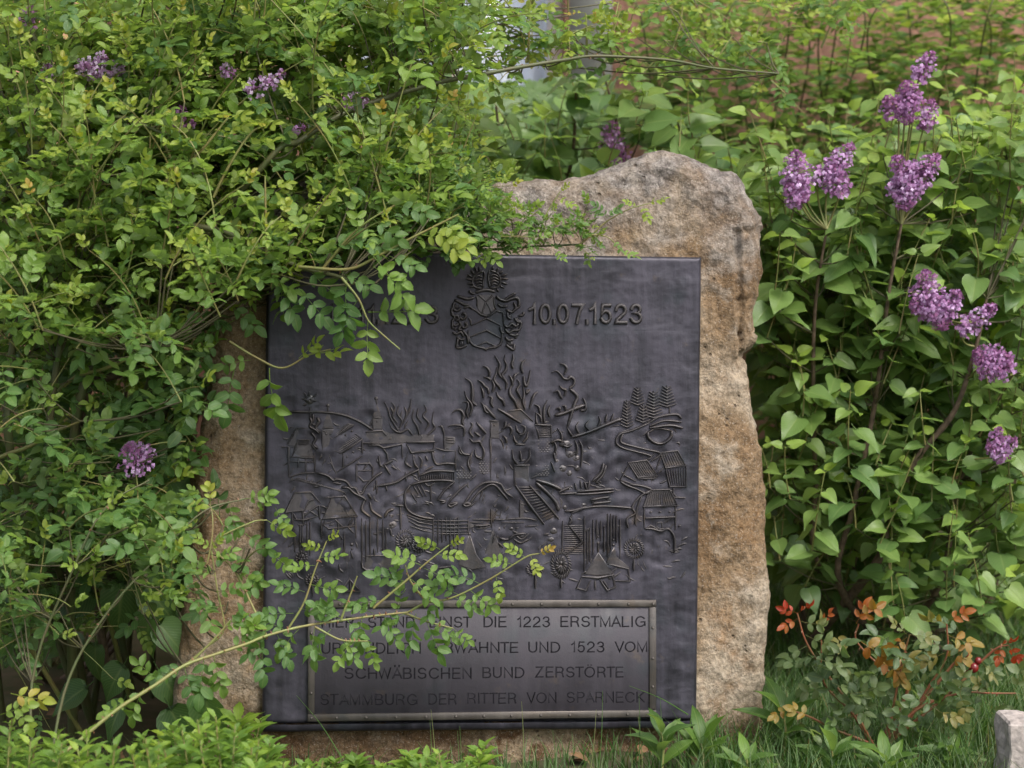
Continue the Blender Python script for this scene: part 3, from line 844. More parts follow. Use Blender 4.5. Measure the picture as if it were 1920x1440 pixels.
rel('arched_bridge', 'B', '200,1220 260,1130 330,1070 400,1055 470,1070 510,1130 565,1170; 240,1222 300,1140 380,1080 430,1078 480,1130 530,1190; 190,1220 220,1212 250,1220 215,1235 190,1220; 5,1190 60,1200 20,1215; 80,1222 150,1208 100,1238 80,1222; 0,1190 60,1110 130,1050; 80,1210 150,1130 220,1070', 4)
rel('bell_tower', 'A', 'p525,590 575,740 480,740; p480,748 570,748 570,950 480,950; o525,552 20; 3:525,560 525,600; 3:478,742 575,742; 3:478,745 480,950; o510,795 12 18; o545,795 12 18; 2.5:535,970 570,1080 600,1140; 3:520,1050 550,1040 570,1080', h=0.0036, sm=False)
rel('round_tree', 'A', 'o370,500 52; 3.5:320,440 350,480; 3.5:300,490 345,500; 3.5:310,550 350,530; 3.5:430,450 395,480; 3.5:430,510 395,505; 3.5:365,430 370,470; 3:375,560 375,650')
rel('smoke_plume', 'A', '5:370,650 385,690 370,730 420,760 450,790; 5:430,650 450,690 420,740 460,780; 5:380,780 420,830 400,880 440,920; 4:395,620 400,660 390,700; 4:380,700 420,720 440,690')
rel('hill_ridge', 'A', '190,600 330,605 450,605 550,612 650,630 760,670 850,720 910,760', 4)
rel('timbered_house', 'A', 'p575,790 700,700 750,715 600,830;' + hatch([(580, 795), (705, 700), (745, 715), (615, 825)], 12, 2) + '575,830 750,715', 3, sm=False)
rel('timbered_house', 'A', 'p575,935 760,790 815,835 640,960;' + hatch([(580, 935), (760, 795), (812, 832), (640, 955)], 14, 2) + '575,935 640,960 820,835 760,790; 655,965 655,1090; 600,1120 820,980; 820,840 820,960; o690,990 14; o740,950 14; o790,915 12; o620,830 12; o675,805 12; o730,770 12', 3, sm=False)
rel('timbered_house', 'A', 'p260,748 355,748 385,900 180,895; p272,850 370,850 400,990 222,985; 255,745 350,745; 255,745 175,880; 270,845 370,845; 270,845 220,985; 4:130,905 190,905 190,1160; 200,990 410,1000; 200,1030 410,1035; 270,1000 270,1080; 335,1000 335,1130; 410,950 415,1120; 190,1165 300,1130 420,1125; 4:380,880 430,940', 3, sm=False)
rel('bell_tower', 'A', 'p945,530 990,650 905,650; p908,655 992,655 990,755 912,755; o940,490 20; 3:940,500 945,540; 3:905,655 992,655; 3:908,655 912,755; o945,685 12 20', h=0.0036, sm=False)
rel('timbered_house', 'A', '3.5:850,775 990,765 1030,810; p850,780 990,770 1200,800 1440,800 1440,860 1200,870 980,880 830,870; 5:1205,865 1440,860; 1200,880 1240,955 1430,935 1440,870; 870,890 960,890 1000,915 1160,880 1165,1000; 1000,920 1030,960 1040,1020; 960,980 970,1060 1010,1080; 5:1000,1060 1080,1020; 5:1010,1060 1060,1140; 1070,1070 1120,1100; 1210,750 1250,800; 820,870 980,875', 3.4, sm=False)
rel('timbered_house', 'A', '770,1050 770,1200; 770,1050 880,1045 910,1080 905,1180; 780,1110 900,1105; 780,1150 830,1200 900,1190; 860,1050 830,1100', 3.4, sm=False)
rel('fence_post', 'A', '940,1190 945,1300; 1190,1120 1195,1200; 1020,1230 1030,1280', 3.4, each=True)
rel('stream_bank', 'A', '430,1125 520,1150 570,1190 600,1180 680,1200 720,1250 760,1260 790,1310 820,1300 850,1240 930,1160 990,1120; 570,1210 640,1220; 640,1250 700,1255 750,1300 830,1340 850,1370; 950,1240 1100,1210 1200,1150 1300,1100; 870,1300 900,1350', 4.5)
teeth = ''
for k in range(16):
    t = k / 15
    teeth += f'2.6:{1330 + 275 * t:.0f},{1150 - 22 * t:.0f} {1325 + 280 * t:.0f},{1195 - 5 * t:.0f};'
rel('rampart', 'A', '4.5:1310,1150 1400,1115 1500,1110 1610,1115; 4.5:1230,1230 1350,1200 1500,1190 1610,1200; 4:1420,950 1430,1010 1460,1055 1530,1045 1615,1050; 1350,1110 1430,1070; 1300,1090 1305,1170;' + teeth, 3)
rel('rampart', 'A', 'p1520,812 1615,820 1615,932 1525,930; 3:1520,760 1525,930; 3:1450,915 1520,935 1615,940; 2.2:1530,840 1610,845; 2.2:1530,865 1610,868; 2.2:1535,825 1600,825; 3:1618,930 1620,1100', sm=False)
rel('moat_hull', 'A', '4:1230,1230 1190,1290 1183,1350 1195,1420 1240,1470 1330,1505 1430,1520; 2.4:1260,1240 1300,1310; 2.4:1290,1235 1340,1330; 2.4:1320,1230 1370,1330; 2.4:1240,1300 1290,1380; 3:1405,1210 1408,1360; 3:1350,1210 1390,1240 1440,1210')
posts = ''
for k, x in enumerate((1425, 1465, 1500, 1535, 1570, 1605, 1640)):
    posts += f'3:{x},{500 + (k % 3) * 6} {x + 3},{(760, 740, 720, 700, 830, 850, 880)[k]};'
for y in (530, 560, 590, 620, 640):
    posts += f'2.8:1420,{y} 1580,{y + 4} 1728,{y};'
rel('palisade', 'C', '3:1210,500 1300,545 1420,565; 3:1215,530 1300,575 1420,598; 3:1230,575 1330,610 1420,632; 3:1205,480 1300,515 1420,535; 3:1728,520 1728,640; p1735,545 1795,575 1740,600; 4:1790,575 1890,570;' + posts, sm=False)
rel('timbered_house', 'C', 'p240,290 380,285 440,440 160,460; 240,290 380,285 460,380; 240,290 160,460 310,445; 320,450 360,360 410,350; 220,455 225,620; 310,450 315,560; 230,520 320,525 440,490; 450,400 455,520; 320,490 420,410 450,400; 230,470 260,530; 360,440 440,490', 3.4, sm=False)
rel('timbered_house', 'C', 'p560,330 670,320 775,490 480,515; 560,330 670,320 775,490 480,515 560,330; 470,515 470,690; 760,490 765,680; 610,510 615,650; 480,560 530,600 755,575; 580,515 650,580; 740,510 700,570; 500,530 480,580; 590,600 650,690; 700,590 750,640', 3.2, sm=False)
bars = ''
for x, y0, y1 in ((240, 600, 800), (285, 560, 790), (305, 560, 780), (345, 540, 800), (370, 540, 830), (665, 630, 850), (815, 510, 900), (850, 530, 880), (885, 510, 850), (950, 510, 800), (995, 520, 820), (1020, 610, 820)):
    bars += f'3:{x},{y0} {x + 2},{y1};'
rel('palisade', 'C', bars, sm=False)
rel('stream_bank', 'C', '865,300 895,340; 840,350 815,430 850,470 890,500; 885,370 900,440 950,480 990,505', 4)
rel('soldier', 'C', 'o1070,490 28 34; o1070,570 62 48; 5:1010,500 1040,450 1090,430; 4:1145,400 1150,600; 5:1110,400 1170,400; 4:1060,600 1070,660; o1085,665 20; o1030,600 24 16; 3:1050,485 1060,485; 3:1080,485 1090,485')
rel('soldier', 'C', 'o730,735 18; o730,775 12; 3:720,790 740,850')


def spiky(reg, cx_, cy_, rx, ry, n=22, name='leafy_tree', trunk=None):
    k = REG[reg][2]; a = Acc()
    X0, Y0 = REG[reg][0] + k * cx_, REG[reg][1] + k * cy_
    dome(a, X0, Y0, rx * k * .8, ry * k * .8, 0.004, 0.15)
    for i_ in range(n):
        for (r0, r1) in ((0.72, 1.05), (0.3, 0.62)):
            an = i_ / n * 2 * math.pi + (0.14 if r0 < .5 else 0)
            if r0 < 0.5 and i_ % 2: continue
            sw = 0.22
            ribbon(a, [(X0 + k * rx * r1 * math.cos(an + sw), Y0 + k * ry * r1 * math.sin(an + sw)), (X0 + k * rx * r0 * math.cos(an), Y0 + k * ry * r0 * math.sin(an))], 3.6, 0.0048, 1, base=0.001 if r0 > .5 else 0.0028)
    if trunk: ribbon(a, [(REG[reg][0] + k * trunk[0], REG[reg][1] + k * trunk[1]), (REG[reg][0] + k * trunk[0], REG[reg][1] + k * trunk[2])], 4.5)
    link(name, a.mesh(name, M['relief']), plaque)


spiky('C', 1190, 700, 88, 95); spiky('C', 1305, 745, 65, 60, 16)
spiky('C', 390, 1040, 60, 60, 16, trunk=(395, 1090, 1170)); spiky('C', 300, 850, 55, 60, 14)
spiky('D', 1410, 770, 88, 90, 24, trunk=(1407, 860, 955))
spiky('D', 785, 905, 88, 125, 28, trunk=(785, 1030, 1105))
spiky('D', 560, 945, 75, 60, 18, trunk=(565, 1000, 1110))
rel('siege_shed', 'C', 'p860,830 1090,830 1130,940 830,945; 4:815,880 820,930 850,952 1050,950; 4:920,770 925,830; 3:860,830 1090,830 1150,940; 3:1050,950 1100,1080; 3:1130,940 1110,1080', sm=False)
rel('siege_cart', 'C', '3:1520,935 1560,1080 1620,1090 1640,960 1600,920; 4:1440,940 1600,920', sm=False)
rel('siege_shed', 'C', '3.5:640,1135 710,1030 800,1135 640,1135; 3:715,1040 718,1135; 3:620,900 625,950; 3:1380,1080 1500,1010 1520,960', sm=False)
rel('tent', 'C', 'p1740,640 1800,820 1880,930 1760,955 1640,910 1690,760; o1740,650 14 22', h=0.005, sm=False)
rel('tent', 'D', 'p205,600 250,720 295,870 205,885 115,860 160,730; 3:110,860 200,882 300,870', h=0.005, sm=False)
rel('tent', 'D', 'p1105,800 1170,890 1235,985 1105,1005 985,990 1050,890; 4:1105,725 1105,800; o1105,722 18; o1105,670 12; 6:960,1010 1100,1022 1240,995; 4:960,1020 920,1110 1000,1130 1040,1040; 4:1120,1040 1180,1130 1250,1100 1230,1010; 4:1075,1040 1080,1120; 3:1145,1040 1200,1125', h=0.005, sm=False)
rel('tent', 'D', 'p1240,760 1290,860 1375,935 1300,945 1170,890 1205,810; o1235,740 16; o1235,695 14 12; 3.5:1250,1045 1375,1050 1362,945; 3:1180,900 1370,945', h=0.005, sm=False)
ps = ''
for x, y0, y1 in ((985, 490, 970), (1010, 600, 900), (1030, 590, 880), (1060, 520, 820), (1090, 520, 690), (1125, 530, 700), (1155, 580, 800), (1185, 470, 840), (1210, 470, 780), (1235, 480, 670), (1260, 490, 720), (1290, 520, 850)):
    ps += f'3.4:{x},{y0} {x},{y1};'
rel('palisade', 'D', ps, sm=False)
hl = '3.4:800,530 795,790;'
for y in range(575, 830, 17): hl += f'2.2:812,{y} 972,{y - 2};'
rel('plank_gate', 'D', hl, sm=False)
rel('gate_strut', 'D', '6:860,580 965,710 830,812', sm=False)
rel('monk', 'D', 'o722,620 42 36; o700,690 42 30; o690,570 20 16; 4:640,650 680,640; 3:670,720 660,780; 3:730,720 725,770; 4:860,500 870,530 850,560')
rel('working_figure', 'D', 'o255,612 26 34; o245,665 34 30; 4:260,680 300,690 335,690; 4:220,640 200,720; 3.5:250,720 290,760')
rel('working_figure', 'D', 'o360,600 26 22; 4:340,690 390,650 480,640; 3:400,660 450,690 510,640; 4:370,620 420,640; o430,665 50 22; 3:380,690 440,720 500,690; 3:395,600 420,590')
rel('banner', 'D', 'p437,350 467,360 467,512 435,505; 3:435,350 433,505; p188,430 262,490 192,492; 3:185,430 190,590; 3:210,520 300,520; 3:0,420 60,360', sm=False)
rel('water_line', 'D', '2.6:30,520 190,520; 2.6:40,570 180,565; 2.6:300,520 480,510 580,530; 2.6:280,545 470,545; 2.4:480,580 590,570; 2.4:60,600 150,590; 2.4:0,545 120,543')
rel('rocky_bank', 'D', '4:1500,600 1560,600 1640,620 1700,600 1750,660 1758,740 1755,800; 3.5:1640,615 1600,580; 3:1740,650 1770,700; 3.5:1790,580 1810,570')
rel('hill_ridge', 'D', '4.5:820,450 900,440 1000,410; o815,415 20; 3.5:880,480 860,520')
# chasing marks worked into the ground between the figures
tm = Acc()
for k in range(520):
    x = random.uniform(535, 1285); y = random.uniform(790, 1090)
    if y < 840 and random.random() < .4: continue
    th = noise.noise(Vector((x * .012, y * .012, 5))) * 4.0
    L_ = random.uniform(8, 22)
    dx, dy_ = math.cos(th) * L_ / 2, math.sin(th) * L_ / 2
    b_ = random.uniform(-3, 3)
    ribbon(tm, [(x - dx, y - dy_), (x + b_, y - b_), (x + dx, y + dy_)], random.uniform(1.6, 3.4), random.uniform(0.0012, 0.0030), 2)
o_ = link('chasing_marks', tm.mesh('chasing_marks', M['relief']), plaque); o_['kind'] = 'stuff'
# chiselled hatching on the hill
hs = ''
for k in range(16):
    x = 220 + k * 26
    hs += f'1.8:{x},{1190 + k * 5} {x + 70},{1170 + k * 9};'
rel('hatching', 'A', hs)

# lettering drawn as strokes of a plain sans-serif hand
def EL(cx_, cy_, rx, ry, a0, a1, n=11):
    return [(cx_ + rx * math.cos(math.radians(a_)), cy_ + ry * math.sin(math.radians(a_))) for a_ in np.linspace(a0, a1, n)]


FONT = {
    'A': (.74, [[(0, 0), (.37, 1), (.74, 0)], [(.14, .34), (.60, .34)]]),
    'B': (.64, [[(0, 0), (0, 1), (.36, 1)] + EL(.36, .76, .22, .24, 80, -80, 8) + [(.36, .52), (0, .52)], [(.36, .52)] + EL(.37, .26, .27, .26, 80, -80, 8) + [(.36, 0), (0, 0)]]),
    'C': (.76, [EL(.41, .5, .41, .5, 38, 322, 20)]),
    'D': (.70, [[(0, 0), (0, 1), (.26, 1)] + EL(.28, .5, .42, .5, 80, -80, 12) + [(.26, 0), (0, 0)]]),
    'E': (.56, [[(.56, 1), (0, 1), (0, 0), (.58, 0)], [(0, .52), (.52, .52)]]),
    'G': (.80, [EL(.41, .5, .41, .5, 38, 315, 20) + [(.78, .12), (.78, .46), (.46, .46)]]),
    'H': (.64, [[(0, 0), (0, 1)], [(.64, 0), (.64, 1)], [(0, .52), (.64, .52)]]),
    'I': (.02, [[(.01, 0), (.01, 1)]]),
    'K': (.64, [[(0, 0), (0, 1)], [(.62, 1), (0, .36)], [(.2, .56), (.66, 0)]]),
    'L': (.52, [[(0, 1), (0, 0), (.52, 0)]]),
    'M': (.78, [[(0, 0), (0, 1), (.39, .02), (.78, 1), (.78, 0)]]),
    'N': (.64, [[(0, 0), (0, 1), (.64, 0), (.64, 1)]]),
    'O': (.84, [EL(.42, .5, .42, .5, 90, 450, 26)]),
    'P': (.60, [[(0, 0), (0, 1), (.34, 1)] + EL(.34, .73, .26, .27, 80, -80, 8) + [(.34, .46), (0, .46)]]),
    'R': (.64, [[(0, 0), (0, 1), (.36, 1)] + EL(.36, .74, .25, .26, 80, -80, 8) + [(.36, .48), (0, .48)], [(.36, .48), (.54, .40), (.58, .22), (.64, 0)]]),
    'S': (.62, [EL(.31, .74, .29, .26, 15, 255, 13) + EL(.31, .255, .31, .255, 75, -165, 13)]),
    'T': (.64, [[(0, 1), (.64, 1)], [(.32, 1), (.32, 0)]]),
    'U': (.64, [[(0, 1), (0, .32)] + EL(.32, .32, .32, .32, 190, 350, 11) + [(.64, .32), (.64, 1)]]),
    'V': (.70, [[(0, 1), (.35, 0), (.70, 1)]]),
    'W': (1.0, [[(0, 1), (.25, 0), (.5, .96), (.75, 0), (1.0, 1)]]),
    'Z': (.62, [[(.02, 1), (.60, 1), (0, 0), (.62, 0)]]),
    '0': (.56, [EL(.28, .5, .28, .5, 90, 450, 24)]),
    '1': (.26, [[(0, .76), (.16, .84), (.24, 1), (.24, 0)]]),
    '2': (.58, [EL(.29, .71, .28, .29, 170, -30, 12) + [(.38, .42), (.06, .16), (0, 0), (.58, 0)]]),
    '3': (.58, [EL(.28, .76, .25, .24, 165, -75, 12) + [(.24, .53)] + EL(.28, .27, .29, .27, 75, -165, 12)]),
    '5': (.56, [[(.52, 1), (.12, 1), (.05, .50)] + EL(.28, .33, .28, .33, 128, -155, 15)]),
    '7': (.56, [[(0, 1), (.56, 1), (.36, .6), (.22, 0)]]),
    '.': (.10, [[(.05, -.02), (.05, .10)]]),
}
FONT['Ä'] = (.74, FONT['A'][1] + [[(.20, 1.16), (.20, 1.27)], [(.54, 1.16), (.54, 1.27)]])
FONT['Ö'] = (.84, FONT['O'][1] + [[(.27, 1.16), (.27, 1.27)], [(.57, 1.16), (.57, 1.27)]])
GL = {}


def glyph(ch, kind):
    key = (ch, kind)
    if key in GL: return GL[key]
    adv, strokes = FONT[ch]
    acc = Acc()
    hw = 0.072 if kind == 'ink' else 0.105
    if kind == 'ink': prof = [(-1, 0.012), (-1, -0.030), (1, -0.030), (1, 0.012)]
    else: prof = [(-1.15, .06), (-1, -.05), (-.6, -.115), (0, -.14), (.6, -.115), (1, -.05), (1.15, .06)]
    for si, st in enumerate(strokes):
        p = np.array(st, float)
        n = len(p)
        d = np.diff(p, axis=0); d /= np.linalg.norm(d, axis=1)[:, None]
        e0 = p[0] - d[0] * hw * .9 if ch not in 'OÖ0' else p[0]; e1 = p[-1] + d[-1] * hw * .9 if ch not in 'OÖ0' else p[-1]
        p = p.copy(); p[0] = e0; p[-1] = e1
        t = np.vstack([d[:1], d[:-1] + d[1:], d[-1:]])
        closed = ch in 'OÖ0' and n > 10
        if closed: t[0] = t[-1] = d[0] + d[-1]
        ln = np.linalg.norm(t, axis=1)[:, None]; t = t / np.maximum(ln, 1e-6)
        mit = np.ones(n)
        mit[1:-1] = 1 / np.maximum(0.42, np.sum(t[1:-1] * d[1:], axis=1))
        nr_ = np.stack([-t[:, 1], t[:, 0]], 1)
        k_ = len(prof)
        V = np.zeros((n, k_, 3))
        for q_, (u_, y_) in enumerate(prof):
            V[:, q_, 0] = p[:, 0] + nr_[:, 0] * hw * u_ * mit
            V[:, q_, 2] = p[:, 1] + nr_[:, 1] * hw * u_ * mit
            V[:, q_, 1] = y_ - si * 0.004
        V = V.reshape(-1, 3)
        i = np.arange(n - 1)[:, None] * k_; j = np.arange(k_ - 1)[None, :]
        q = np.stack([i + j, i + j + 1, i + k_ + j + 1, i + k_ + j], -1).reshape(-1, 4)
        acc.add(V, np.vstack([q[:, [0, 1, 2]], q[:, [0, 2, 3]]]))
        fan = np.array([(0, a_, a_ + 1) for a_ in range(1, k_ - 1)])
        acc.add(V[:k_], fan); acc.add(V[-k_:], fan)
    GL[key] = (acc.mesh('letter', M['relief' if kind == 'raised' else 'ink'], sm=(kind != 'ink')), adv)
    return GL[key]


def word(txt, x0, x1, ytop, ybot, kind, name, parent, yoff):
    p0 = pl(x0 + 1.5, ybot - 1.2); p1 = pl(x1 - 1.5, ybot - 1.2); pt = pl(x0, ytop + 1.2)
    H = pt[1] - p0[1]
    gap = 0.30 if kind == 'ink' else 0.33
    pos = []; x = 0
    for k, ch in enumerate(txt):
        me, w_ = glyph(ch, kind)
        pos.append((x, me))
        g_ = gap * (0.62 if ch in 'TVWAÄ.' or (k + 1 < len(txt) and txt[k + 1] in 'TVWAÄ.') else 0.9 if ch in 'COGDB' else 1.05)
        x += w_ + g_
    tot = x - g_
    sx = (p1[0] - p0[0]) / tot
    for q_, me in pos:
        t = q_ / tot
        o = link(name, me, parent)
        o.location = (p0[0] + q_ * sx, yoff, p0[1] + (p1[1] - p0[1]) * t)
        o.scale = (sx, H, H)


word('10.11.1223', 613, 821, 574, 606, 'raised', 'numeral', plaque, -0.0015)
word('10.07.1523', 993, 1203, 571, 606, 'raised', 'numeral', plaque, -0.0015)

# inscription plate
tp0 = np.array([pl(577, 1126), pl(1229, 1125), pl(1229, 1343), pl(577, 1352)])
TPY = -0.006
a = Acc()
n = 4
ins = tp0.mean(0) + (tp0 - tp0.mean(0)) * 0.996
V = np.vstack([np.stack([tp0[:, 0], np.full(4, 0.006), tp0[:, 1]], 1), np.stack([tp0[:, 0], np.full(4, TPY + .001), tp0[:, 1]], 1), np.stack([ins[:, 0], np.full(4, TPY), ins[:, 1]], 1)])
T = []
for k in range(4):
    k2 = (k + 1) % 4
    T += [(k, k2, 4 + k2), (k, 4 + k2, 4 + k), (4 + k, 4 + k2, 8 + k2), (4 + k, 8 + k2, 8 + k)]
T += [(8, 9, 10), (8, 10, 11)]
a.add(V, np.array(T))
tplate = link('inscription_plate', a.mesh('inscription_plate', M['plate'], sm=False), plaque)
for (q0, q1, q2, q3) in (((577, 1125), (1229, 1124), (1229, 1137), (577, 1139)), ((577, 1337.5), (1229, 1330), (1229, 1343), (577, 1352)), ((577, 1139.5), (590, 1139.5), (590, 1337), (577, 1337)), ((1216, 1137.5), (1229, 1137.5), (1229, 1329.5), (1216, 1329.5))):
    a = Acc()
    p = np.array([pl(*q_) for q_ in (q0, q1, q2, q3)])
    c = p.mean(0)
    inn = p + np.sign(c - p) * 0.0016
    V = np.vstack([np.stack([p[:, 0], np.full(4, TPY + 0.0015), p[:, 1]], 1), np.stack([p[:, 0], np.full(4, TPY - 0.0030), p[:, 1]], 1), np.stack([inn[:, 0], np.full(4, TPY - 0.0042), inn[:, 1]], 1)])
    a.add(V, np.array(T))
    link('border_strip', a.mesh('border_strip', M['strip'], sm=False), tplate)
riv = []
for x in (583.5, 637, 691, 746, 800, 856, 907, 960, 1014, 1067, 1121, 1177, 1223): riv.append((x, 1131.5))
for x in (583.5, 631, 686, 742, 798, 854, 906.6, 958, 1013, 1067, 1121, 1175, 1223): riv.append((x, 1345 - 8 * (x - 577) / 652))
for y in (1176, 1233, 1286): riv.append((1222.5, y))
for y in (1186, 1240, 1298): riv.append((583.5, y))
a = Acc()
for v in range(4):
    pass
V = []; T = []
for v in range(4):
    an = v / 3 * math.pi / 2
    for u in range(8): V.append((0.0033 * math.cos(an) * math.cos(u / 8 * 2 * math.pi), -0.0030 * math.sin(an), 0.0033 * math.cos(an) * math.sin(u / 8 * 2 * math.pi)))
for v in range(3):
    for u in range(8):
        a0 = v * 8 + u; a1 = v * 8 + (u + 1) % 8
        T += [(a0, a1, a1 + 8), (a0, a1 + 8, a0 + 8)]
a.add(np.array(V), np.array(T)); rme = a.mesh('rivet', M['strip'])
for (x, y) in riv:
    p = pl(x, y)
    o = link('rivet', rme, tplate); o.location = (p[0], TPY - 0.004, p[1])
LT = TPY - 0.0006
sk_ = -0.006
for txt, x0, x1, yt, yb in (('HIER', 603, 664, 1155.5, 1176), ('STAND', 690, 778, 1155.5, 1176), ('EINST', 805, 884, 1155.5, 1176), ('DIE', 906, 949, 1155, 1175.5), ('1223', 969, 1031, 1155, 1175.5), ('ERSTMALIG', 1050, 1210, 1154.5, 1175),
                            ('URKUNDLICH', 603, 789, 1204, 1225), ('ERWÄHNTE', 813, 971, 1203, 1223.5), ('UND', 990, 1050, 1202.5, 1223), ('1523', 1070, 1133, 1202, 1222.5), ('VOM', 1152, 1213, 1202, 1222),
                            ('SCHWÄBISCHEN', 646, 884, 1251, 1272), ('BUND', 904, 983, 1250, 1270.5), ('ZERSTÖRTE', 1003, 1168, 1249, 1269.5),
                            ('STAMMBURG', 601, 783, 1300, 1321), ('DER', 803, 856, 1299, 1320), ('RITTER', 876, 968, 1298, 1318.5), ('VON', 987, 1043, 1297, 1317.5), ('SPARNECK', 1062, 1208, 1296, 1316.5)):
    word(txt, x0, x1, yt, yb, 'ink', 'letter', tplate, LT + 0.0012)


# ------------------------------------------------------------------ leaf templates
def blade(length, prof, nx=2, fold=0.25, droop=0.3, wave=0.0, twist=0.0, base=(0, 0, 0), ang=0.0, tone=0.5, roll=0.0, pitch=0.0):
    """leaf blade along +Y from base; prof: list of (t, halfwidth) fractions of length"""
    ks = np.linspace(-1, 1, 2 * nx + 1)
    V = []; A = []
    phs = random.uniform(0, 6)
    for (t, w) in prof:
        for u in ks:
            x = u * w * length
            y = t * length
            z = abs(u) ** 1.6 * w * length * fold - droop * length * max(t, 0) ** 2 + wave * length * math.sin(t * 9 + phs + u * 1.5) * abs(u)
            x2 = x * math.cos(twist * t) - z * math.sin(twist * t) * 0.0
            y2 = y * (1 - 0.25 * droop * max(t, 0))
            V.append((x2, y2, z)); A.append((u, t, tone))
    V = np.array(V); A = np.array(A)
    if roll or pitch:
        c, s_ = math.cos(roll), math.sin(roll)
        V = np.stack([V[:, 0] * c - V[:, 2] * s_, V[:, 1], V[:, 0] * s_ + V[:, 2] * c], 1)
        c, s_ = math.cos(pitch), math.sin(pitch)
        V = np.stack([V[:, 0], V[:, 1] * c - V[:, 2] * s_, V[:, 1] * s_ + V[:, 2] * c], 1)
    c, s_ = math.cos(ang), math.sin(ang)
    V = np.stack([V[:, 0] * c - V[:, 1] * s_, V[:, 0] * s_ + V[:, 1] * c, V[:, 2]], 1) + np.array(base)
    m_ = 2 * nx + 1
    T = []
    for i_ in range(len(prof) - 1):
        for j_ in range(2 * nx):
            a0 = i_ * m_ + j_
            T += [(a0, a0 + 1, a0 + m_ + 1), (a0, a0 + m_ + 1, a0 + m_)]
    return V, np.array(T), A


HEART = [(0.03, 0.0), (-0.05, 0.17), (0.03, 0.285), (0.16, 0.345), (0.34, 0.335), (0.52, 0.265), (0.70, 0.165), (0.86, 0.07), (1.0, 0.0)]
OVAL = [(0.0, 0.0), (0.08, 0.15), (0.20, 0.255), (0.25, 0.225), (0.38, 0.285), (0.43, 0.27), (0.56, 0.285), (0.61, 0.255), (0.73, 0.22), (0.78, 0.185), (0.88, 0.11), (1.0, 0.0)]
LANCE = [(0.0, 0.03), (0.12, 0.08), (0.3, 0.14), (0.5, 0.155), (0.7, 0.115), (0.87, 0.05), (1.0, 0.0)]
NTONE = 14


def compound(npairs, lw, tone, droop, lflen=0.40, toothed=False):
    """pinnate leaf, unit length along +Y"""
    acc = Acc()
    rach = []
    for t in np.linspace(0, 0.78, 6):
        rach.append((0.02 * math.sin(t * 4), t * (1 - 0.2 * droop * t), -droop * t * t))
    rach = np.array(rach)
    acc.add(*tube(rach, np.linspace(0.010, 0.006, 6), 3, tone * 0.6 + 0.3))
    ts = np.linspace(0.22, 0.66, npairs) if npairs > 2 else np.linspace(0.32, 0.66, npairs)

    def at(t):
        return (0.02 * math.sin(t * 4), t * (1 - 0.2 * droop * t), -droop * t * t)
    fold = random.uniform(0.1, 0.6)
    for k, t in enumerate(ts):
        for sd_ in (-1, 1):
            L_ = lflen * (0.70 + 0.30 * (k + 1) / npairs) * random.uniform(0.85, 1.15)
            fold = random.uniform(0.0, 0.7)
            b_ = at(t + random.uniform(-.01, .01))
            acc.add(*blade(L_, OVAL, 1, fold, random.uniform(0.05, 0.35), 0.02, 0, b_, -sd_ * random.uniform(0.75, 1.3), tone + random.uniform(-.06, .06), random.gauss(0, .38), random.gauss(0, .25)))
    acc.add(*blade(lflen * 1.12, OVAL, 1, fold, random.uniform(0.1, 0.4), 0.02, 0, at(0.76), random.uniform(-.25, .25), tone, random.gauss(0, .3), random.gauss(0, .2)))
    return np.vstack(acc.V), np.vstack(acc.T), np.vstack(acc.A)


def lobed(tone):
    n = 40
    V = [(0, 0.32, 0)]; A = [(0, .3, tone)]
    for k in range(n):
        an = k / n * 2 * math.pi
        l5 = abs(math.cos(2.5 * (an - math.pi / 2))) ** 0.8
        r_ = 0.28 + 0.30 * l5 + random.uniform(-.02, .02)
        if abs(((an - 1.5 * math.pi) + math.pi) % (2 * math.pi) - math.pi) < 0.35: r_ *= 0.55
        x, y = r_ * math.cos(an), 0.32 + r_ * math.sin(an)
        V.append((x, y, -0.25 * (x * x + (y - .3) ** 2))); A.append((1, y, tone))
    T = [(0, 1 + k, 1 + (k + 1) % n) for k in range(n)]
    return np.array(V), np.array(T), np.array(A)


def floret_tmpl():
    V = []; T = []
    for k in range(4):
        a_ = k * math.pi / 2
        n0 = len(V)
        for (r_, s_, z) in ((0, 0, 0), (0.30, -0.24, 0.05), (0.30, 0.24, 0.05), (0.55, 0, -0.06)):
            V.append((r_ * math.cos(a_) - s_ * math.sin(a_), r_ * math.sin(a_) + s_ * math.cos(a_), z))
        T += [(n0, n0 + 1, n0 + 3), (n0, n0 + 3, n0 + 2)]
    return np.array(V), np.array(T)


def petiole(acc, V, T, A, ln, tone):
    acc.add(V, T, A)
    p = np.array([(0, -ln, ln * 0.25), (0, -ln * 0.5, ln * 0.12), (0, 0.05, 0)])
    acc.add(*tube(p, 0.013, 3, tone))


def make_set(fn, mat, name):
    out = []
    for k in range(NTONE):
        tone = k / (NTONE - 1)
        V, T, A = fn(tone)
        out.append((V, T, A, np_mesh(name, V, T, mat, A)))
    return out


def f_lilac(t):
    acc = Acc()
    V, T, A = blade(1.0, HEART, 2, random.uniform(0.02, 0.32), random.uniform(0.08, 0.45), 0.03, 0, (0, 0, 0), 0, t)
    petiole(acc, V, T, A, 0.24, t)
    return np.vstack(acc.V), np.vstack(acc.T), np.vstack(acc.A)


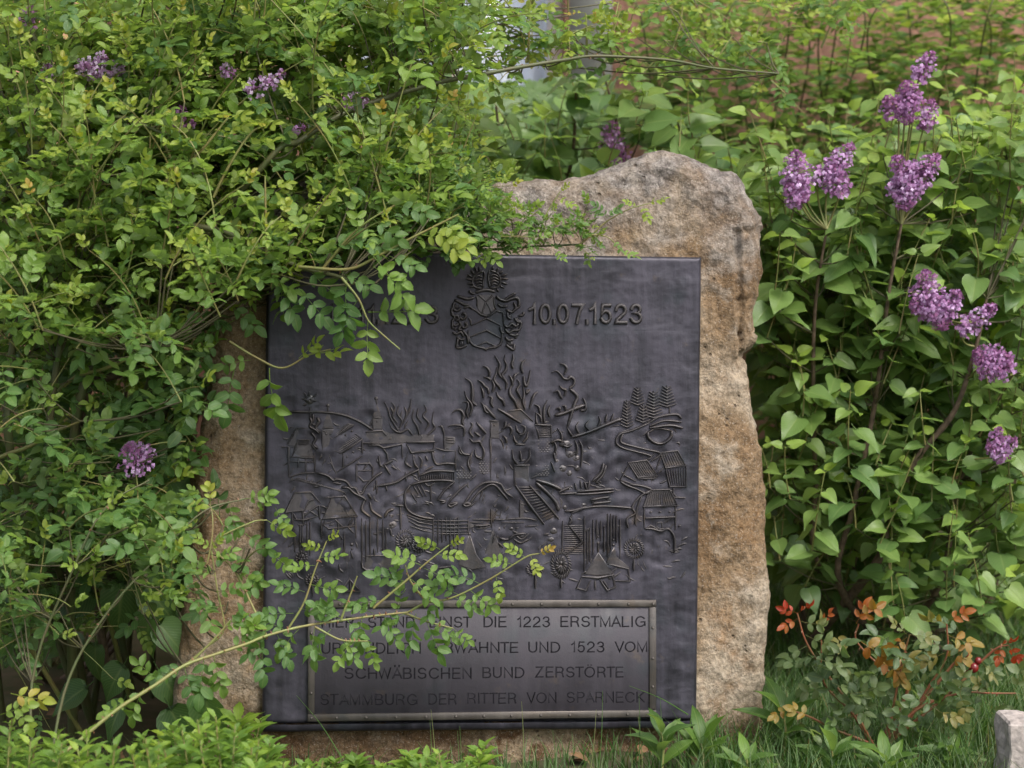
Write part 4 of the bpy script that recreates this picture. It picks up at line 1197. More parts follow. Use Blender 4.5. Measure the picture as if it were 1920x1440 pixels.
SETS = {
    'rose': make_set(lambda t: compound(3, 0, t, random.uniform(0.10, 0.45), 0.335), M['rose'], 'rose_leaf'),
    'rose5': make_set(lambda t: compound(2, 0, t, random.uniform(0.1, 0.4), 0.46), M['rose'], 'rose_leaf'),
    'roseflat': make_set(lambda t: compound(3, 0, t, random.uniform(0.0, 0.4), 0.345), M['rose'], 'rose_leaf'),
    'garden': make_set(lambda t: compound(2, 0, t, random.uniform(0.0, 0.3), 0.47), M['redrose'], 'rose_leaf'),
    'lilac': make_set(f_lilac, M['lilac'], 'lilac_leaf'),
    'shrub': make_set(lambda t: blade(1.0, [(0, 0), (0.2, 0.22), (0.5, 0.3), (0.8, 0.18), (1, 0)], 1, 0.3, random.uniform(0, .4), 0, 0, (0, 0, 0), 0, t), M['shrub'], 'shrub_leaf'),
    'vine': make_set(lobed, M['vine'], 'vine_leaf'),
    'herb': make_set(lambda t: blade(1.0, LANCE, 1, 0.5, random.uniform(0.1, .6), 0.02, 0, (0, 0, 0), 0, t), M['herb'], 'herb_leaf'),
    'serr': make_set(lambda t: blade(1.0, [(0, 0.02), (0.1, 0.12), (0.16, 0.10), (0.26, 0.19), (0.32, 0.165), (0.42, 0.215), (0.48, 0.18), (0.6, 0.19), (0.66, 0.14), (0.8, 0.11), (0.86, 0.06), (1, 0)], 1, 0.45, random.uniform(0.1, .5), 0.03, 0, (0, 0, 0), 0, t), M['herb'], 'herb_leaf'),
}
FLV, FLT = floret_tmpl()


def frame_m(pos, d, nrm, size):
    d = Vector(d).normalized(); nrm = Vector(nrm)
    x = d.cross(nrm)
    if x.length < 1e-4: x = d.cross(Vector((0.3, 0.5, 0.8)))
    x.normalize(); z = x.cross(d)
    m_ = Matrix(((x.x, d.x, z.x, pos[0]), (x.y, d.y, z.y, pos[1]), (x.z, d.z, z.z, pos[2]), (0, 0, 0, 1)))
    return m_ @ Matrix.Diagonal((size, size, size, 1))


STONE_POLY = outline
CLEAR = [(935, 330), (1060, 322), (1240, 265), (1440, 395), (1455, 1440), (500, 1440), (500, 620), (520, 600), (560, 575), (640, 520), (760, 478), (930, 478)]
CLEAR_L = [(395, 640), (505, 600), (505, 1440), (330, 1440), (350, 1100), (372, 900), (380, 760)]
KEEP = []            # (px, py, depth, radius, share) where foliage leaves something behind it open
GAP_L = [(60, 1080), (200, 1020), (345, 1040), (345, 1260), (250, 1345), (40, 1310)]
PLANTS = []


class Plant:
    def __init__(s, name, label, cat, base, group=None, nleaf=300):
        s.e = empty(name, base); tag(s.e, label, cat, group)
        s.base = Vector(base); s.conn = Acc(); s.L = []; s.stem = []; s.twig = Acc(); s.nleaf = nleaf; s.anch = []
        s.flower = []; s.parts = []
        PLANTS.append(s)

    def leaf(s, kind, pos, d, nrm, size, tone, force=False):
        pos = Vector(pos)
        if not force:
            x, y, z = proj(pos + Vector(d).normalized() * size * 0.5)
            if pos.y < 0.35 and (in_poly(x, y, CLEAR) or (in_poly(x, y, CLEAR_L) and random.random() < 0.72) or (kind == 'rose' and in_poly(x, y, GAP_L) and random.random() < 0.8)): return False
        k = max(0, min(NTONE - 1, int(round((tone + random.uniform(-.06, .06)) * (NTONE - 1)))))
        s.L.append((kind, k, frame_m(pos, d, nrm, size)))
        return True

    def cane(s, pts, r0, r1, mat='cane', name='cane', sides=7, anchor=True, thorns=0):
        p = smooth(np.array([tuple(q_) for q_ in pts]), 6)
        # irregular
        a = Acc(); a.add(*tube(p, rr(p, r0, r1) * (1 + 0.06 * rng.standard_normal(len(p))), sides))
        o = link(name, a.mesh(name, M[mat], s.base), s.e)
        if anchor: s.anch += [Vector(q_) for q_ in p[::3]]
        for k in range(thorns):
            i_ = random.randrange(1, len(p) - 1)
            b_ = p[i_]; t = p[i_ + 1] - p[i_]; t /= np.linalg.norm(t) + 1e-9
            o_ = np.cross(t, rng.standard_normal(3)); o_ /= np.linalg.norm(o_)
            L_ = random.uniform(0.004, 0.007)
            s.twig_th = getattr(s, 'twig_th', Acc())
            s.twig_th.add(*tube(np.array([b_ + o_ * r1 * .6, b_ + o_ * (r1 + L_ * .6), b_ + o_ * (r1 + L_) - t * L_ * .35]), np.array([0.0022, 0.0012, 0.0002]), 4))
        return p

    def connect(s, pts, r0, r1, sides=4):
        s.conn.add(*tube(pts, rr(pts, r0, r1), sides, .3))

    def twigs(s, pts, r0, r1, sides=4, tone=0.5):
        s.twig.add(*tube(pts, rr(pts, r0, r1), sides, tone))


def near_anchor(pl_, q, maxd=0.45):
    best = None; bd = maxd
    for a_ in pl_.anch:
        d = (a_ - q).length + (0.6 if a_.z > q.z - 0.01 else 0)
        if d < bd: bd = d; best = a_
    return best


def rose_shoot(pl_, p0, d, length, leaflen, t0, t1, kind='rose', attach=True, droop=0.25, r=0.0019, force=False, step=0.42, red=True, up=(0, 0, 1), tipsize=0.45):
    """arching shoot with alternate pinnate leaves, younger and yellower to the tip"""
    d = Vector(d).normalized()
    side = d.cross(Vector((0, 0, 1)))
    if side.length < 0.1: side = Vector((1, 0, 0))
    side.normalize()
    bend = Vector((random.uniform(-.25, .25), random.uniform(-.2, .2), -droop))
    pts = [Vector(p0) + d * length * t + bend * length * t * t for t in np.linspace(0, 1, 8)]
    if attach:
        a_ = near_anchor(pl_, pts[0])
        if a_ is not None and (a_ - pts[0]).length > 0.02:
            m_ = (a_ + pts[0]) / 2 + Vector((0, 0, -0.012))
            w_ = smooth(np.array([tuple(a_), tuple(m_), tuple(pts[0])]), 4)
            pl_.connect(w_, r * 1.0, r * .9, 4)
    P_ = np.array([tuple(q_) for q_ in pts])
    if not force:
        x, y, z = proj(P_[-1])
        if P_[-1][1] < 0.35 and (in_poly(x, y, CLEAR) or (in_poly(x, y, CLEAR_L) and random.random() < 0.7)): return
        x, y, z = proj(P_[4])
        if P_[4][1] < 0.35 and in_poly(x, y, CLEAR): return
    pl_.twigs(P_, r, r * 0.45, 4)
    n = max(3, int(length / (leaflen * step)))
    for k in range(n):
        t = (k + 0.5) / n
        i_ = min(6, int(t * 7)); f_ = t * 7 - i_
        q_ = pts[i_].lerp(pts[i_ + 1], f_)
        tg = (pts[i_ + 1] - pts[i_]).normalized()
        an = k * 2.39996 + random.uniform(-.3, .3)
        o1 = side; o2 = tg.cross(side)
        out = o1 * math.cos(an) + o2 * math.sin(an)
        ld = tg * 0.55 + out * 0.85 + Vector((0, 0, 0.10))
        young = t ** 1.5
        tone = t0 + (t1 - t0) * young
        if red and t > 0.93 and random.random() < 0.12: tone = 1.0
        sz = 1.12 * leaflen * (1 - (1 - tipsize) * t ** 2.2) * random.uniform(0.82, 1.12)
        nr_ = Vector(up) * 0.9 + Vector((random.uniform(-.5, .5), random.uniform(-.7, .25), 0.1)) + out * 0.1
        pl_.leaf(kind, q_, ld, nr_, sz, tone, force)
    # furled tip
    pl_.leaf('rose5', pts[-1], pts[-1] - pts[-2] + Vector((0, 0, .1)) * length, Vector((0, -0.6, 0.5)), leaflen * 0.42, min(.88 if random.random() < .85 else 1, t1 + 0.12), force)


def pip(poly):
    xs = [q_[0] for q_ in poly]; ys = [q_[1] for q_ in poly]
    while True:
        x, y = random.uniform(min(xs), max(xs)), random.uniform(min(ys), max(ys))
        if in_poly(x, y, poly): return x, y


def PX(lst, Yf):
    if callable(Yf): return [P(x, y, Yf(x, y)) for x, y in lst]
    if hasattr(Yf, '__len__'):
        return [P(x, y, Yf[0] + (Yf[1] - Yf[0]) * k / (len(lst) - 1)) for k, (x, y) in enumerate(lst)]
    return [P(x, y, Yf) for x, y in lst]


# ------------------------------------------------------------------ wild rose arching over the stone from the left
rose = Plant('wild_rose', 'large arching wild rose covering the left side and hanging over the plaque', 'shrub', (-0.95, 0.25, 0))
rb = Vector((-0.95, 0.25, 0))
C1 = PX([(505, 298), (560, 265), (640, 215), (720, 185), (820, 155), (900, 140), (980, 125), (1060, 112), (1120, 105), (1250, 112), (1340, 128), (1460, 138)], (-0.12, 0.30))
rose.cane([rb, Vector((-0.85, 0.15, 0.5)), Vector((-0.68, -0.06, 1.0))] + C1, 0.0085, 0.0020, thorns=26)
for v_ in smooth(np.array([tuple(q_) for q_ in C1]), 10): KEEP.append((*proj(v_), 7, 0.5))
for v_ in ((235, 845), (250, 860), (275, 855)): KEEP.append((v_[0], v_[1], 3.86, 34, 1.0))
rose.cane([rb + Vector((.05, .1, 0)), Vector((-0.8, 0.3, 0.7))] + PX([(480, 245), (600, 160), (660, 128), (740, 90), (850, 40), (900, 10)], (0.25, 0.45)), 0.009, 0.003, thorns=12)
rose.cane([rb + Vector((-.05, .1, 0)), Vector((-1.15, 0.2, 0.8)), P(20, 60, 0.1)] + PX([(80, 95), (160, 116), (240, 130), (330, 140), (400, 150), (470, 180)], (0.1, 0.2)), 0.009, 0.0035, thorns=10)
rose.cane([rb + Vector((-.02, -.1, 0))] + PX([(140, 800), (243, 593), (333, 487), (380, 430), (430, 330), (500, 230)], (-0.1, 0.1)), 0.011, 0.005, thorns=14)
rose.cane([rb + Vector((.06, -.05, 0))] + PX([(150, 800), (240, 690), (330, 600), (372, 560), (420, 520)], (0.1, 0.0)), 0.010, 0.004, 'bark')
rose.cane([rb] + PX([(30, 900), (20, 700), (40, 560), (90, 420), (200, 330)], (-0.1, -0.15)), 0.011, 0.004, thorns=10)
rose.cane([rb] + PX([(90, 900), (150, 500), (260, 420), (400, 430), (480, 462), (560, 500), (640, 520), (690, 545)], (-0.1, -0.26)), 0.009, 0.003, thorns=12)
rose.cane([rb + Vector((.1, 0, 0))] + PX([(200, 950), (300, 700), (330, 400), (400, 200), (420, 60)], (0.2, 0.35)), 0.010, 0.003)
rose.cane([rb + Vector((-.2, 0, 0))] + PX([(-60, 800), (-40, 500), (60, 300), (200, 220), (330, 260)], (0.0, -0.2)), 0.010, 0.003)
rose.cane([rb + Vector((.1, 0, 0))] + PX([(120, 860), (60, 745 + 60), (130, 715), (200, 690), (250, 668), (290, 648)], (0.0, -0.25)), 0.006, 0.0025, 'shoot', 'cane', thorns=5)
rose.cane([rb + Vector((0, -.1, 0))] + PX([(-60, 1000), (-30, 880), (60, 835), (105, 810), (150, 790)], (-0.1, -0.25)), 0.006, 0.002, 'shoot', thorns=3)
rose.cane([rb + Vector((.1, .2, 0))] + PX([(300, 800), (480, 520), (560, 380), (600, 320), (700, 300), (840, 330)], (0.2, 0.2)), 0.008, 0.003)
# long upright shoots seen against the canopy
for pts, dep in (([(285, 195), (260, 120), (240, 60), (232, 20)], 0.05), ([(440, 200), (410, 120), (380, 40), (372, 0)], 0.05), ([(590, 205), (545, 110), (500, 40), (480, -10)], 0.1),
                 ([(330, 320), (290, 230), (255, 150), (240, 60)], -0.1), ([(165, 330), (140, 250), (135, 190), (138, 150)], -0.15), ([(300, 350), (370, 290), (420, 230), (430, 220)], -0.2),
                 ([(400, 370), (430, 310), (470, 250), (500, 235)], -0.2), ([(500, 480), (498, 400), (497, 330)], -0.2), ([(90, 430), (95, 340), (100, 260), (95, 220)], -0.15),
                 ([(735, 190), (733, 120), (735, 30), (730, -10)], 0.3), ([(825, 150), (800, 60), (790, 10)], 0.3), ([(990, 118), (992, 60), (995, 0)], 0.4), ([(690, 60), (695, 20), (697, -20)], 0.3),
                 ([(1100, 105), (1100, 60), (1098, 25)], 0.5), ([(1255, 108), (1275, 50), (1280, 10)], 0.55), ([(1140, 104), (1150, 60), (1165, 10)], 0.5), ([(1395, 130), (1420, 60), (1450, 0)], 0.7), ([(1540, 90), (1560, 40)], 0.8)):
    q_ = PX(pts, dep)
    rose.cane(q_, 0.0036, 0.0016, 'shoot', 'cane', 5, anchor=False)
    pp = smooth(np.array([tuple(v) for v in q_]), 6)
    n = len(pp)
    for k in range(2, n, 2):
        t = k / n
        an = k * 1.3
        out = Vector((math.cos(an), math.sin(an) * 0.7 - 0.15, 0.25))
        rose.leaf('rose', pp[k], out, Vector((random.uniform(-.3, .3), -0.35, 1)), random.uniform(0.075, 0.10) * (1 - 0.4 * t), 0.62 + 0.3 * t, True)

UL = [(-40, -40), (900, -40), (870, 130), (700, 190), (640, 260), (800, 300), (860, 350), (800, 430), (700, 470), (600, 500), (500, 540), (400, 580), (-40, 640)]
for k in range(620):
    x, y = pip(UL)
    f_ = min(1, max(0, y / 600))
    Yd = random.uniform(0.45, 0.0) * (1 - f_) + random.uniform(0.35, -0.38) * f_
    p0 = P(x, y + 40, Yd)
    d = Vector((random.uniform(-.6, .9), random.uniform(-.9, .35), random.uniform(0.1, 1.1)))
    near_ = Yd < 0.1
    rose_shoot(rose, p0, d, random.uniform(0.10, 0.26), random.uniform(0.075, 0.105), random.uniform(0.36, 0.58), random.uniform(0.62, 0.86), droop=random.uniform(0.1, 0.5))
for k in range(70):
    x, y = pip(UL)
    f_ = min(1, max(0, y / 600))
    Yd = random.uniform(0.1, -0.1) * (1 - f_) + random.uniform(-0.2, -0.42) * f_
    rose_shoot(rose, P(x, y + 30, Yd), (random.uniform(-.5, .8), random.uniform(-.6, 0), random.uniform(.5, 1.3)), random.uniform(0.2, 0.34), random.uniform(0.07, 0.09), 0.5, 0.85, droop=random.uniform(0.05, 0.4), r=0.0022, step=.5)
# older leaves filling the inside of the canopy
for k in range(480):
    x, y = pip(UL)
    Yd = random.uniform(-0.2, 0.6)
    rose.leaf('rose', P(x, y, Yd), (random.uniform(-1, 1), random.uniform(-1, .3), random.uniform(-.5, .5)), (random.uniform(-.6, .6), random.uniform(-.9, .1), 1), random.uniform(0.08, 0.11), random.uniform(0.1, 0.6))
LC = [(-40, 560), (420, 560), (400, 700), (372, 790), (362, 900), (330, 980), (330, 1040), (200, 1080), (-40, 1200)]
for k in range(150):
    x, y = pip(LC)
    Yd = random.uniform(-0.35, 0.35)
    d = Vector((random.uniform(-.5, 1.0), random.uniform(-.9, .3), random.uniform(-0.3, 0.8)))
    if x > 330: d.x = -abs(d.x)
    rose_shoot(rose, P(x, y, Yd), d, random.uniform(0.10, 0.24), random.uniform(0.085, 0.115), random.uniform(0.2, 0.45), random.uniform(0.45, 0.8), droop=random.uniform(0.1, 0.5))
for k in range(430):
    x, y = pip(LC)
    Yd = random.uniform(-0.15, 0.7)
    rose.leaf('rose', P(x, y, Yd), (random.uniform(-1, 1), random.uniform(-1, .3), random.uniform(-.6, .4)), (random.uniform(-.6, .6), random.uniform(-1, 0), 1), random.uniform(0.08, 0.115), random.uniform(0.0, 0.42))
# sparse upper right, along the far end of the arching cane
for k in range(64):
    x = random.uniform(860, 1620); y = random.uniform(-10, 165)
    if 900 < x < 1050 and random.random() < 0.3: continue
    Yd = 0.35 + (x - 860) / 760 * 0.5 + random.uniform(-.1, .1)
    d = Vector((random.uniform(-.4, .8), random.uniform(-.6, .3), random.uniform(-0.4, 1.0)))
    rose_shoot(rose, P(x, y, Yd), d, random.uniform(0.07, 0.16), random.uniform(0.07, 0.10), 0.35, random.uniform(0.6, 0.9))
# hanging sprays in front of the plaque: hand placed leaves (px, py, dx, dy, length px, depth, tone)


def hand(plant, items, kind='roseflat'):
    for (x, y, dx, dy_, L_, Yd, tone) in items:
        p = P(x, y, Yd); q_ = P(x + dx, y + dy_, Yd - 0.01)
        s_ = L_ * (Yd + 4.0) / FPX * (1.0 if kind == 'roseflat' else 1.0)
        nr_ = Vector((random.uniform(-.7, .7), -1, random.uniform(-0.1, 1.6)))
        if kind == 'garden': nr_ = Vector((random.gauss(0, .9), -0.7, random.uniform(-.2, 1.6)))
        plant.leaf(kind, p, q_ - p, nr_, s_, tone, True)


rose.cane(PX([(640, 520), (672, 560), (690, 600), (715, 625), (750, 655)], -0.28), 0.0028, 0.0012, 'shoot', sides=5, anchor=False)
rose.cane(PX([(560, 500), (650, 505), (700, 485), (745, 460), (800, 432), (860, 402)], (-0.25, -0.3)), 0.0036, 0.0018, 'shoot', sides=5, anchor=False, thorns=4)
rose.cane(PX([(600, 510), (650, 450), (690, 415), (740, 385)], (-0.25, -0.3)), 0.003, 0.0015, 'shoot', sides=5, anchor=False)
rose.cane(PX([(430, 640), (480, 670), (530, 690), (580, 665), (620, 655)], -0.15), 0.003, 0.0013, 'shoot', sides=5, anchor=False)
hand(rose, [(700, 480, 75, 75, 120, -0.3, .55), (700, 500, 60, 30, 80, -.3, .5), (690, 585, 110, -10, 115, -.27, .5), (650, 525, -5, 75, 115, -.28, .3), (672, 560, -35, 60, 95, -.28, .32), (690, 600, 0, 75, 95, -.27, .55),
            (560, 540, 40, 40, 95, -.22, .35), (520, 520, 35, 60, 100, -.2, .35), (575, 500, 60, 60, 95, -.22, .4), (640, 510, 50, 25, 80, -.25, .35), (810, 425, 35, 30, 90, -.3, .85), (835, 415, 35, 35, 80, -.3, .8), (790, 440, 60, 5, 80, -.3, .75),
            (740, 385, 60, 15, 80, -.28, .42), (700, 410, 50, 40, 80, -.28, .42), (650, 450, 60, 10, 90, -.26, .45), (600, 470, 60, -25, 90, -.25, .45), (560, 470, 30, -60, 80, -.2, .6), (730, 480, 50, 20, 70, -.28, .4),
            (505, 690, 5, 105, 118, -.16, .5), (440, 690, -15, 95, 112, -.16, .36), (470, 675, -50, 10, 70, -.16, .4), (580, 665, 50, -15, 75, -.15, .7), (560, 672, 30, -35, 60, -.15, .75), (440, 600, -50, 30, 80, -.1, .36), (430, 570, 45, 40, 85, -.1, .36), (410, 640, -35, 40, 80, -.1, .35)])

# ------------------------------------------------------------------ low rose shoot crossing the inscription
low = Plant('low_rose', 'low rose with a thorny cane reaching across the inscription plate', 'shrub', (P(60, 1440, -0.55).x, -0.5, 0))
main = PX([(95, 1440), (150, 1388), (220, 1330), (290, 1285), (345, 1248), (400, 1228), (460, 1208), (500, 1192), (560, 1176), (620, 1166), (700, 1155), (765, 1148)], (-0.55, -0.22))
low.cane([low.base, low.base + Vector((0.03, 0, 0.05))] + main, 0.0044, 0.0020, 'shoot', thorns=40)
br = [([(540, 1180), (570, 1130), (590, 1070), (612, 1015)], (-.3, -.28)), ([(700, 1140), (760, 1090), (800, 1055), (842, 1022)], (-.26, -.25)), ([(765, 1148), (800, 1130), (850, 1120), (920, 1085), (985, 1045), (1010, 1038)], (-.22, -.22)),
      ([(760, 1150), (800, 1165), (850, 1178)], (-.22, -.22)), ([(590, 1175), (640, 1200), (690, 1202)], (-.3, -.3)), ([(345, 1250), (385, 1215), (420, 1180), (408, 1110), (396, 1030)], (-.33, -.3)), ([(350, 1250), (400, 1200), (430, 1165)], (-.35, -.33)),
      ([(500, 1192), (470, 1130), (440, 1070), (400, 1020), (470, 980), (500, 975)], (-.32, -.25)), ([(640, 1160), (655, 1120), (670, 1080)], (-.28, -.28)), ([(800, 1130), (770, 1090), (760, 1060)], (-.24, -.24))]
for pts, dep in br: low.cane(PX(pts, dep), 0.0026, 0.0013, 'shoot', 'side_shoot', 5, thorns=4)
low.cane([low.base] + PX([(120, 1300), (200, 1150), (300, 1040), (380, 960), (460, 935)], (-.4, -.25)), 0.0032, 0.0016, thorns=8)
low.cane([low.base] + PX([(60, 1280), (140, 1060), (200, 950), (280, 900)], (-.4, -.3)), 0.0032, 0.0016, thorns=8)
items = []
H = items.append
for t in [(612, 1015, 20, -20, 40, -.28, .85), (605, 1030, -35, -10, 45, -.28, .75), (600, 1045, 45, -5, 60, -.28, .7), (590, 1060, -50, 5, 60, -.28, .6), (580, 1095, 45, 10, 80, -.28, .5), (572, 1110, -55, -15, 80, -.28, .45), (560, 1140, 55, 10, 85, -.28, .4), (550, 1150, -60, 5, 85, -.3, .38),
          (842, 1022, 20, -10, 40, -.25, .8), (825, 1030, -40, -15, 60, -.25, .7), (820, 1040, 45, 0, 65, -.25, .7), (790, 1060, -55, -20, 85, -.25, .6), (795, 1065, 60, 20, 80, -.25, .5), (760, 1090, -55, -10, 90, -.25, .42), (770, 1085, 50, 35, 85, -.25, .42), (735, 1110, 10, -60, 70, -.25, .5), (720, 1125, -60, 10, 85, -.25, .4),
          (1010, 1038, 25, -12, 40, -.22, .95), (995, 1042, 20, 40, 50, -.22, .8), (985, 1045, -40, -25, 55, -.22, .7), (960, 1058, -50, -10, 60, -.22, .6), (930, 1080, 10, 45, 60, -.22, .7), (900, 1095, -60, -30, 85, -.22, .4), (880, 1105, 55, 40, 85, -.22, .6), (860, 1115, -55, -20, 80, -.22, .4), (840, 1120, -40, 40, 80, -.22, .42), (850, 1118, 55, 25, 75, -.22, .45),
          (800, 1165, 30, 70, 100, -.22, .45), (810, 1165, 60, 40, 80, -.22, .5), (850, 1178, 45, 35, 60, -.22, .6), (780, 1150, -10, 60, 95, -.22, .4), (760, 1150, -50, 30, 80, -.23, .4), (740, 1150, 20, -45, 70, -.23, .38), (720, 1155, 30, 55, 85, -.24, .42), (700, 1150, -55, -20, 80, -.25, .38), (680, 1155, -10, 60, 85, -.26, .4), (650, 1160, 40, 55, 80, -.27, .42), (640, 1160, -55, -25, 85, -.28, .36),
          (690, 1202, 15, 45, 65, -.3, .65), (660, 1200, -30, 50, 75, -.3, .55), (640, 1195, 35, 45, 80, -.3, .45), (620, 1180, -40, 50, 90, -.3, .42), (600, 1175, 20, -60, 80, -.3, .45), (590, 1178, -10, 65, 95, -.3, .48), (560, 1180, -45, 50, 90, -.31, .5), (540, 1185, -55, -25, 85, -.31, .36), (520, 1190, 30, 55, 85, -.32, .36), (505, 1190, -45, 45, 85, -.32, .34), (490, 1200, 10, 65, 105, -.33, .3),
          (470, 1200, -20, -55, 85, -.33, .4), (455, 1208, 30, -50, 75, -.33, .6), (430, 1215, 55, -30, 80, -.34, .5), (420, 1180, 45, -30, 65, -.33, .65), (410, 1140, -50, -10, 75, -.32, .45), (405, 1110, 50, -15, 75, -.32, .5), (402, 1080, -45, -20, 70, -.31, .55), (398, 1050, 45, -25, 65, -.31, .6), (396, 1030, -30, -25, 55, -.3, .7), (396, 1030, 20, -35, 50, -.3, .8),
          (385, 1225, -10, 85, 120, -.34, .36), (400, 1225, 20, 75, 105, -.34, .45), (350, 1250, -60, 20, 90, -.35, .4), (345, 1250, 25, 70, 110, -.35, .33), (300, 1280, -50, -40, 85, -.37, .5), (270, 1290, -30, 60, 95, -.38, .55), (245, 1310, -45, 25, 80, -.4, .6), (430, 1165, 55, 10, 80, -.33, .6), (440, 1070, 55, 30, 80, -.28, .5), (460, 1000, 50, 35, 85, -.26, .45), (500, 975, 45, 25, 70, -.25, .65), (480, 960, 30, -35, 65, -.25, .5), (470, 985, -50, 20, 75, -.26, .45), (505, 1035, 40, 30, 70, -.27, .6), (495, 1060, -25, 50, 85, -.27, .4),
          (460, 935, 45, -10, 70, -.25, .6), (430, 940, 10, 55, 80, -.25, .5), (400, 955, -45, -25, 80, -.25, .45), (515, 950, 25, 35, 60, -.25, .5), (20, 1300, 60, 10, 100, -.5, .9), (0, 1340, 50, -20, 90, -.5, .7), (30, 1320, 30, 50, 80, -.5, .75)]:
    H(t)
hand(low, [(a_, b_, c_ * .9, d_ * .9, e_ * .84, f_, g_) for (a_, b_, c_, d_, e_, f_, g_) in items])
LR = [(-40, 1000), (330, 950), (420, 900), (480, 930), (470, 1100), (440, 1160), (330, 1180), (200, 1170), (-40, 1250)]
for k in range(60):
    x, y = pip(LR)
    d = Vector((random.uniform(-.4, .9), random.uniform(-.9, .2), random.uniform(-0.1, 0.9)))
    rose_shoot(low, P(x, y, random.uniform(-0.45, 0.0)), d, random.uniform(0.08, 0.2), random.uniform(0.07, 0.10), random.uniform(0.15, .4), random.uniform(0.45, 0.75))
for k in range(150):
    x, y = pip(LR)
    low.leaf('rose', P(x, y, random.uniform(-0.3, 0.3)), (random.uniform(-1, 1), random.uniform(-1, .3), random.uniform(-.6, .4)), (random.uniform(-.6, .6), random.uniform(-1, 0), 1), random.uniform(0.07, 0.1), random.uniform(0.0, 0.4))

# ------------------------------------------------------------------ small-leaved rose creeping over the top of the stone
creep = Plant('creeping_rose', 'small leaved rose trailing over the top of the stone above the plaque', 'shrub', P(760, 470, 0.02))
creep.cane(PX([(560, 470), (650, 455), (760, 462), (900, 468), (1000, 462), (1090, 458)], (0.02, -0.01)), 0.0035, 0.002, 'cane')
creep.cane(PX([(1085, 460), (1110, 440), (1138, 415), (1180, 392), (1215, 382)], -0.04), 0.002, 0.001, 'shoot', 'side_shoot', 5)
creep.cane(PX([(700, 450), (740, 400), (800, 350), (850, 310)], (0.05, 0.05)), 0.003, 0.0015, 'cane')
creep.cane(PX([(1010, 455), (1020, 410), (1050, 360)], -0.03), 0.002, 0.001, 'shoot', 'side_shoot', 5)
creep.cane(PX([(955, 455), (980, 420), (1010, 395)], -0.03), 0.002, 0.001, 'shoot', 'side_shoot', 5)
creep.cane(PX([(1110, 440), (1140, 445), (1165, 470)], -0.05), 0.0015, 0.001, 'shoot', 'side_shoot', 5)
TP = [(640, 300), (700, 265), (860, 265), (900, 320), (935, 350), (930, 400), (940, 470), (640, 470)]
for k in range(90):
    x, y = pip(TP)
    d = Vector((random.uniform(-.6, .9), random.uniform(-1, .2), random.uniform(0.0, 1.0)))
    Yd = random.uniform(-0.08, 0.25) if y < 380 else random.uniform(-0.1, 0.0)
    rose_shoot(creep, P(x, y, Yd), d, random.uniform(0.06, 0.15), random.uniform(0.045, 0.062), random.uniform(0.3, .5), random.uniform(0.6, 0.85) if y < 400 else 0.5, r=0.0014, force=True, red=False)
for k in range(220):
    x, y = pip(TP)
    creep.leaf('rose', P(x, y, random.uniform(-0.05, 0.2) if y < 360 else random.uniform(-.06, 0.0)), (random.uniform(-1, 1), random.uniform(-1, 0), random.uniform(-.5, .5)), (random.uniform(-.6, .6), random.uniform(-1, 0), .8), random.uniform(0.045, 0.07), random.uniform(0.1, 0.5), True)
for k in range(34):
    x = random.uniform(890, 1105); y = random.uniform(395, 468) + (x - 890) * 0.05
    if y > 474: y = 470
    rose_shoot(creep, P(x, y, random.uniform(-0.05, -0.01)), (random.uniform(-.5, .8), -0.4, random.uniform(-.2, .9)), random.uniform(0.025, 0.06), random.uniform(0.034, 0.046), 0.35, 0.62, r=0.0011, force=True, red=False)
hand(creep, [(1215, 382, 28, -14, 40, -.05, .8), (1205, 385, 10, 24, 36, -.05, .75), (1195, 388, -22, -18, 30, -.05, .75), (1138, 408, -20, -22, 40, -.05, .38), (1138, 408, 25, -20, 38, -.05, .4), (1165, 470, 30, 12, 38, -.06, .6), (1150, 452, 18, 14, 30, -.06, .5), (1050, 360, 15, -18, 26, -.04, .85), (1045, 372, 35, 8, 40, -.04, .75),
             (985, 395, 25, -12, 38, -.04, .75), (970, 405, -20, -14, 34, -.04, .7), (1060, 408, 36, 6, 44, -.05, .55), (1075, 425, 26, 14, 34, -.05, .5), (1040, 470, 18, 16, 30, -.06, .65), (905, 462, 25, 26, 50, -.06, .6), (850, 465, 0, 28, 45, -.06, .3), (890, 470, 18, 22, 36, -.06, .65)])


# ------------------------------------------------------------------ lilacs
FLOWERS = []


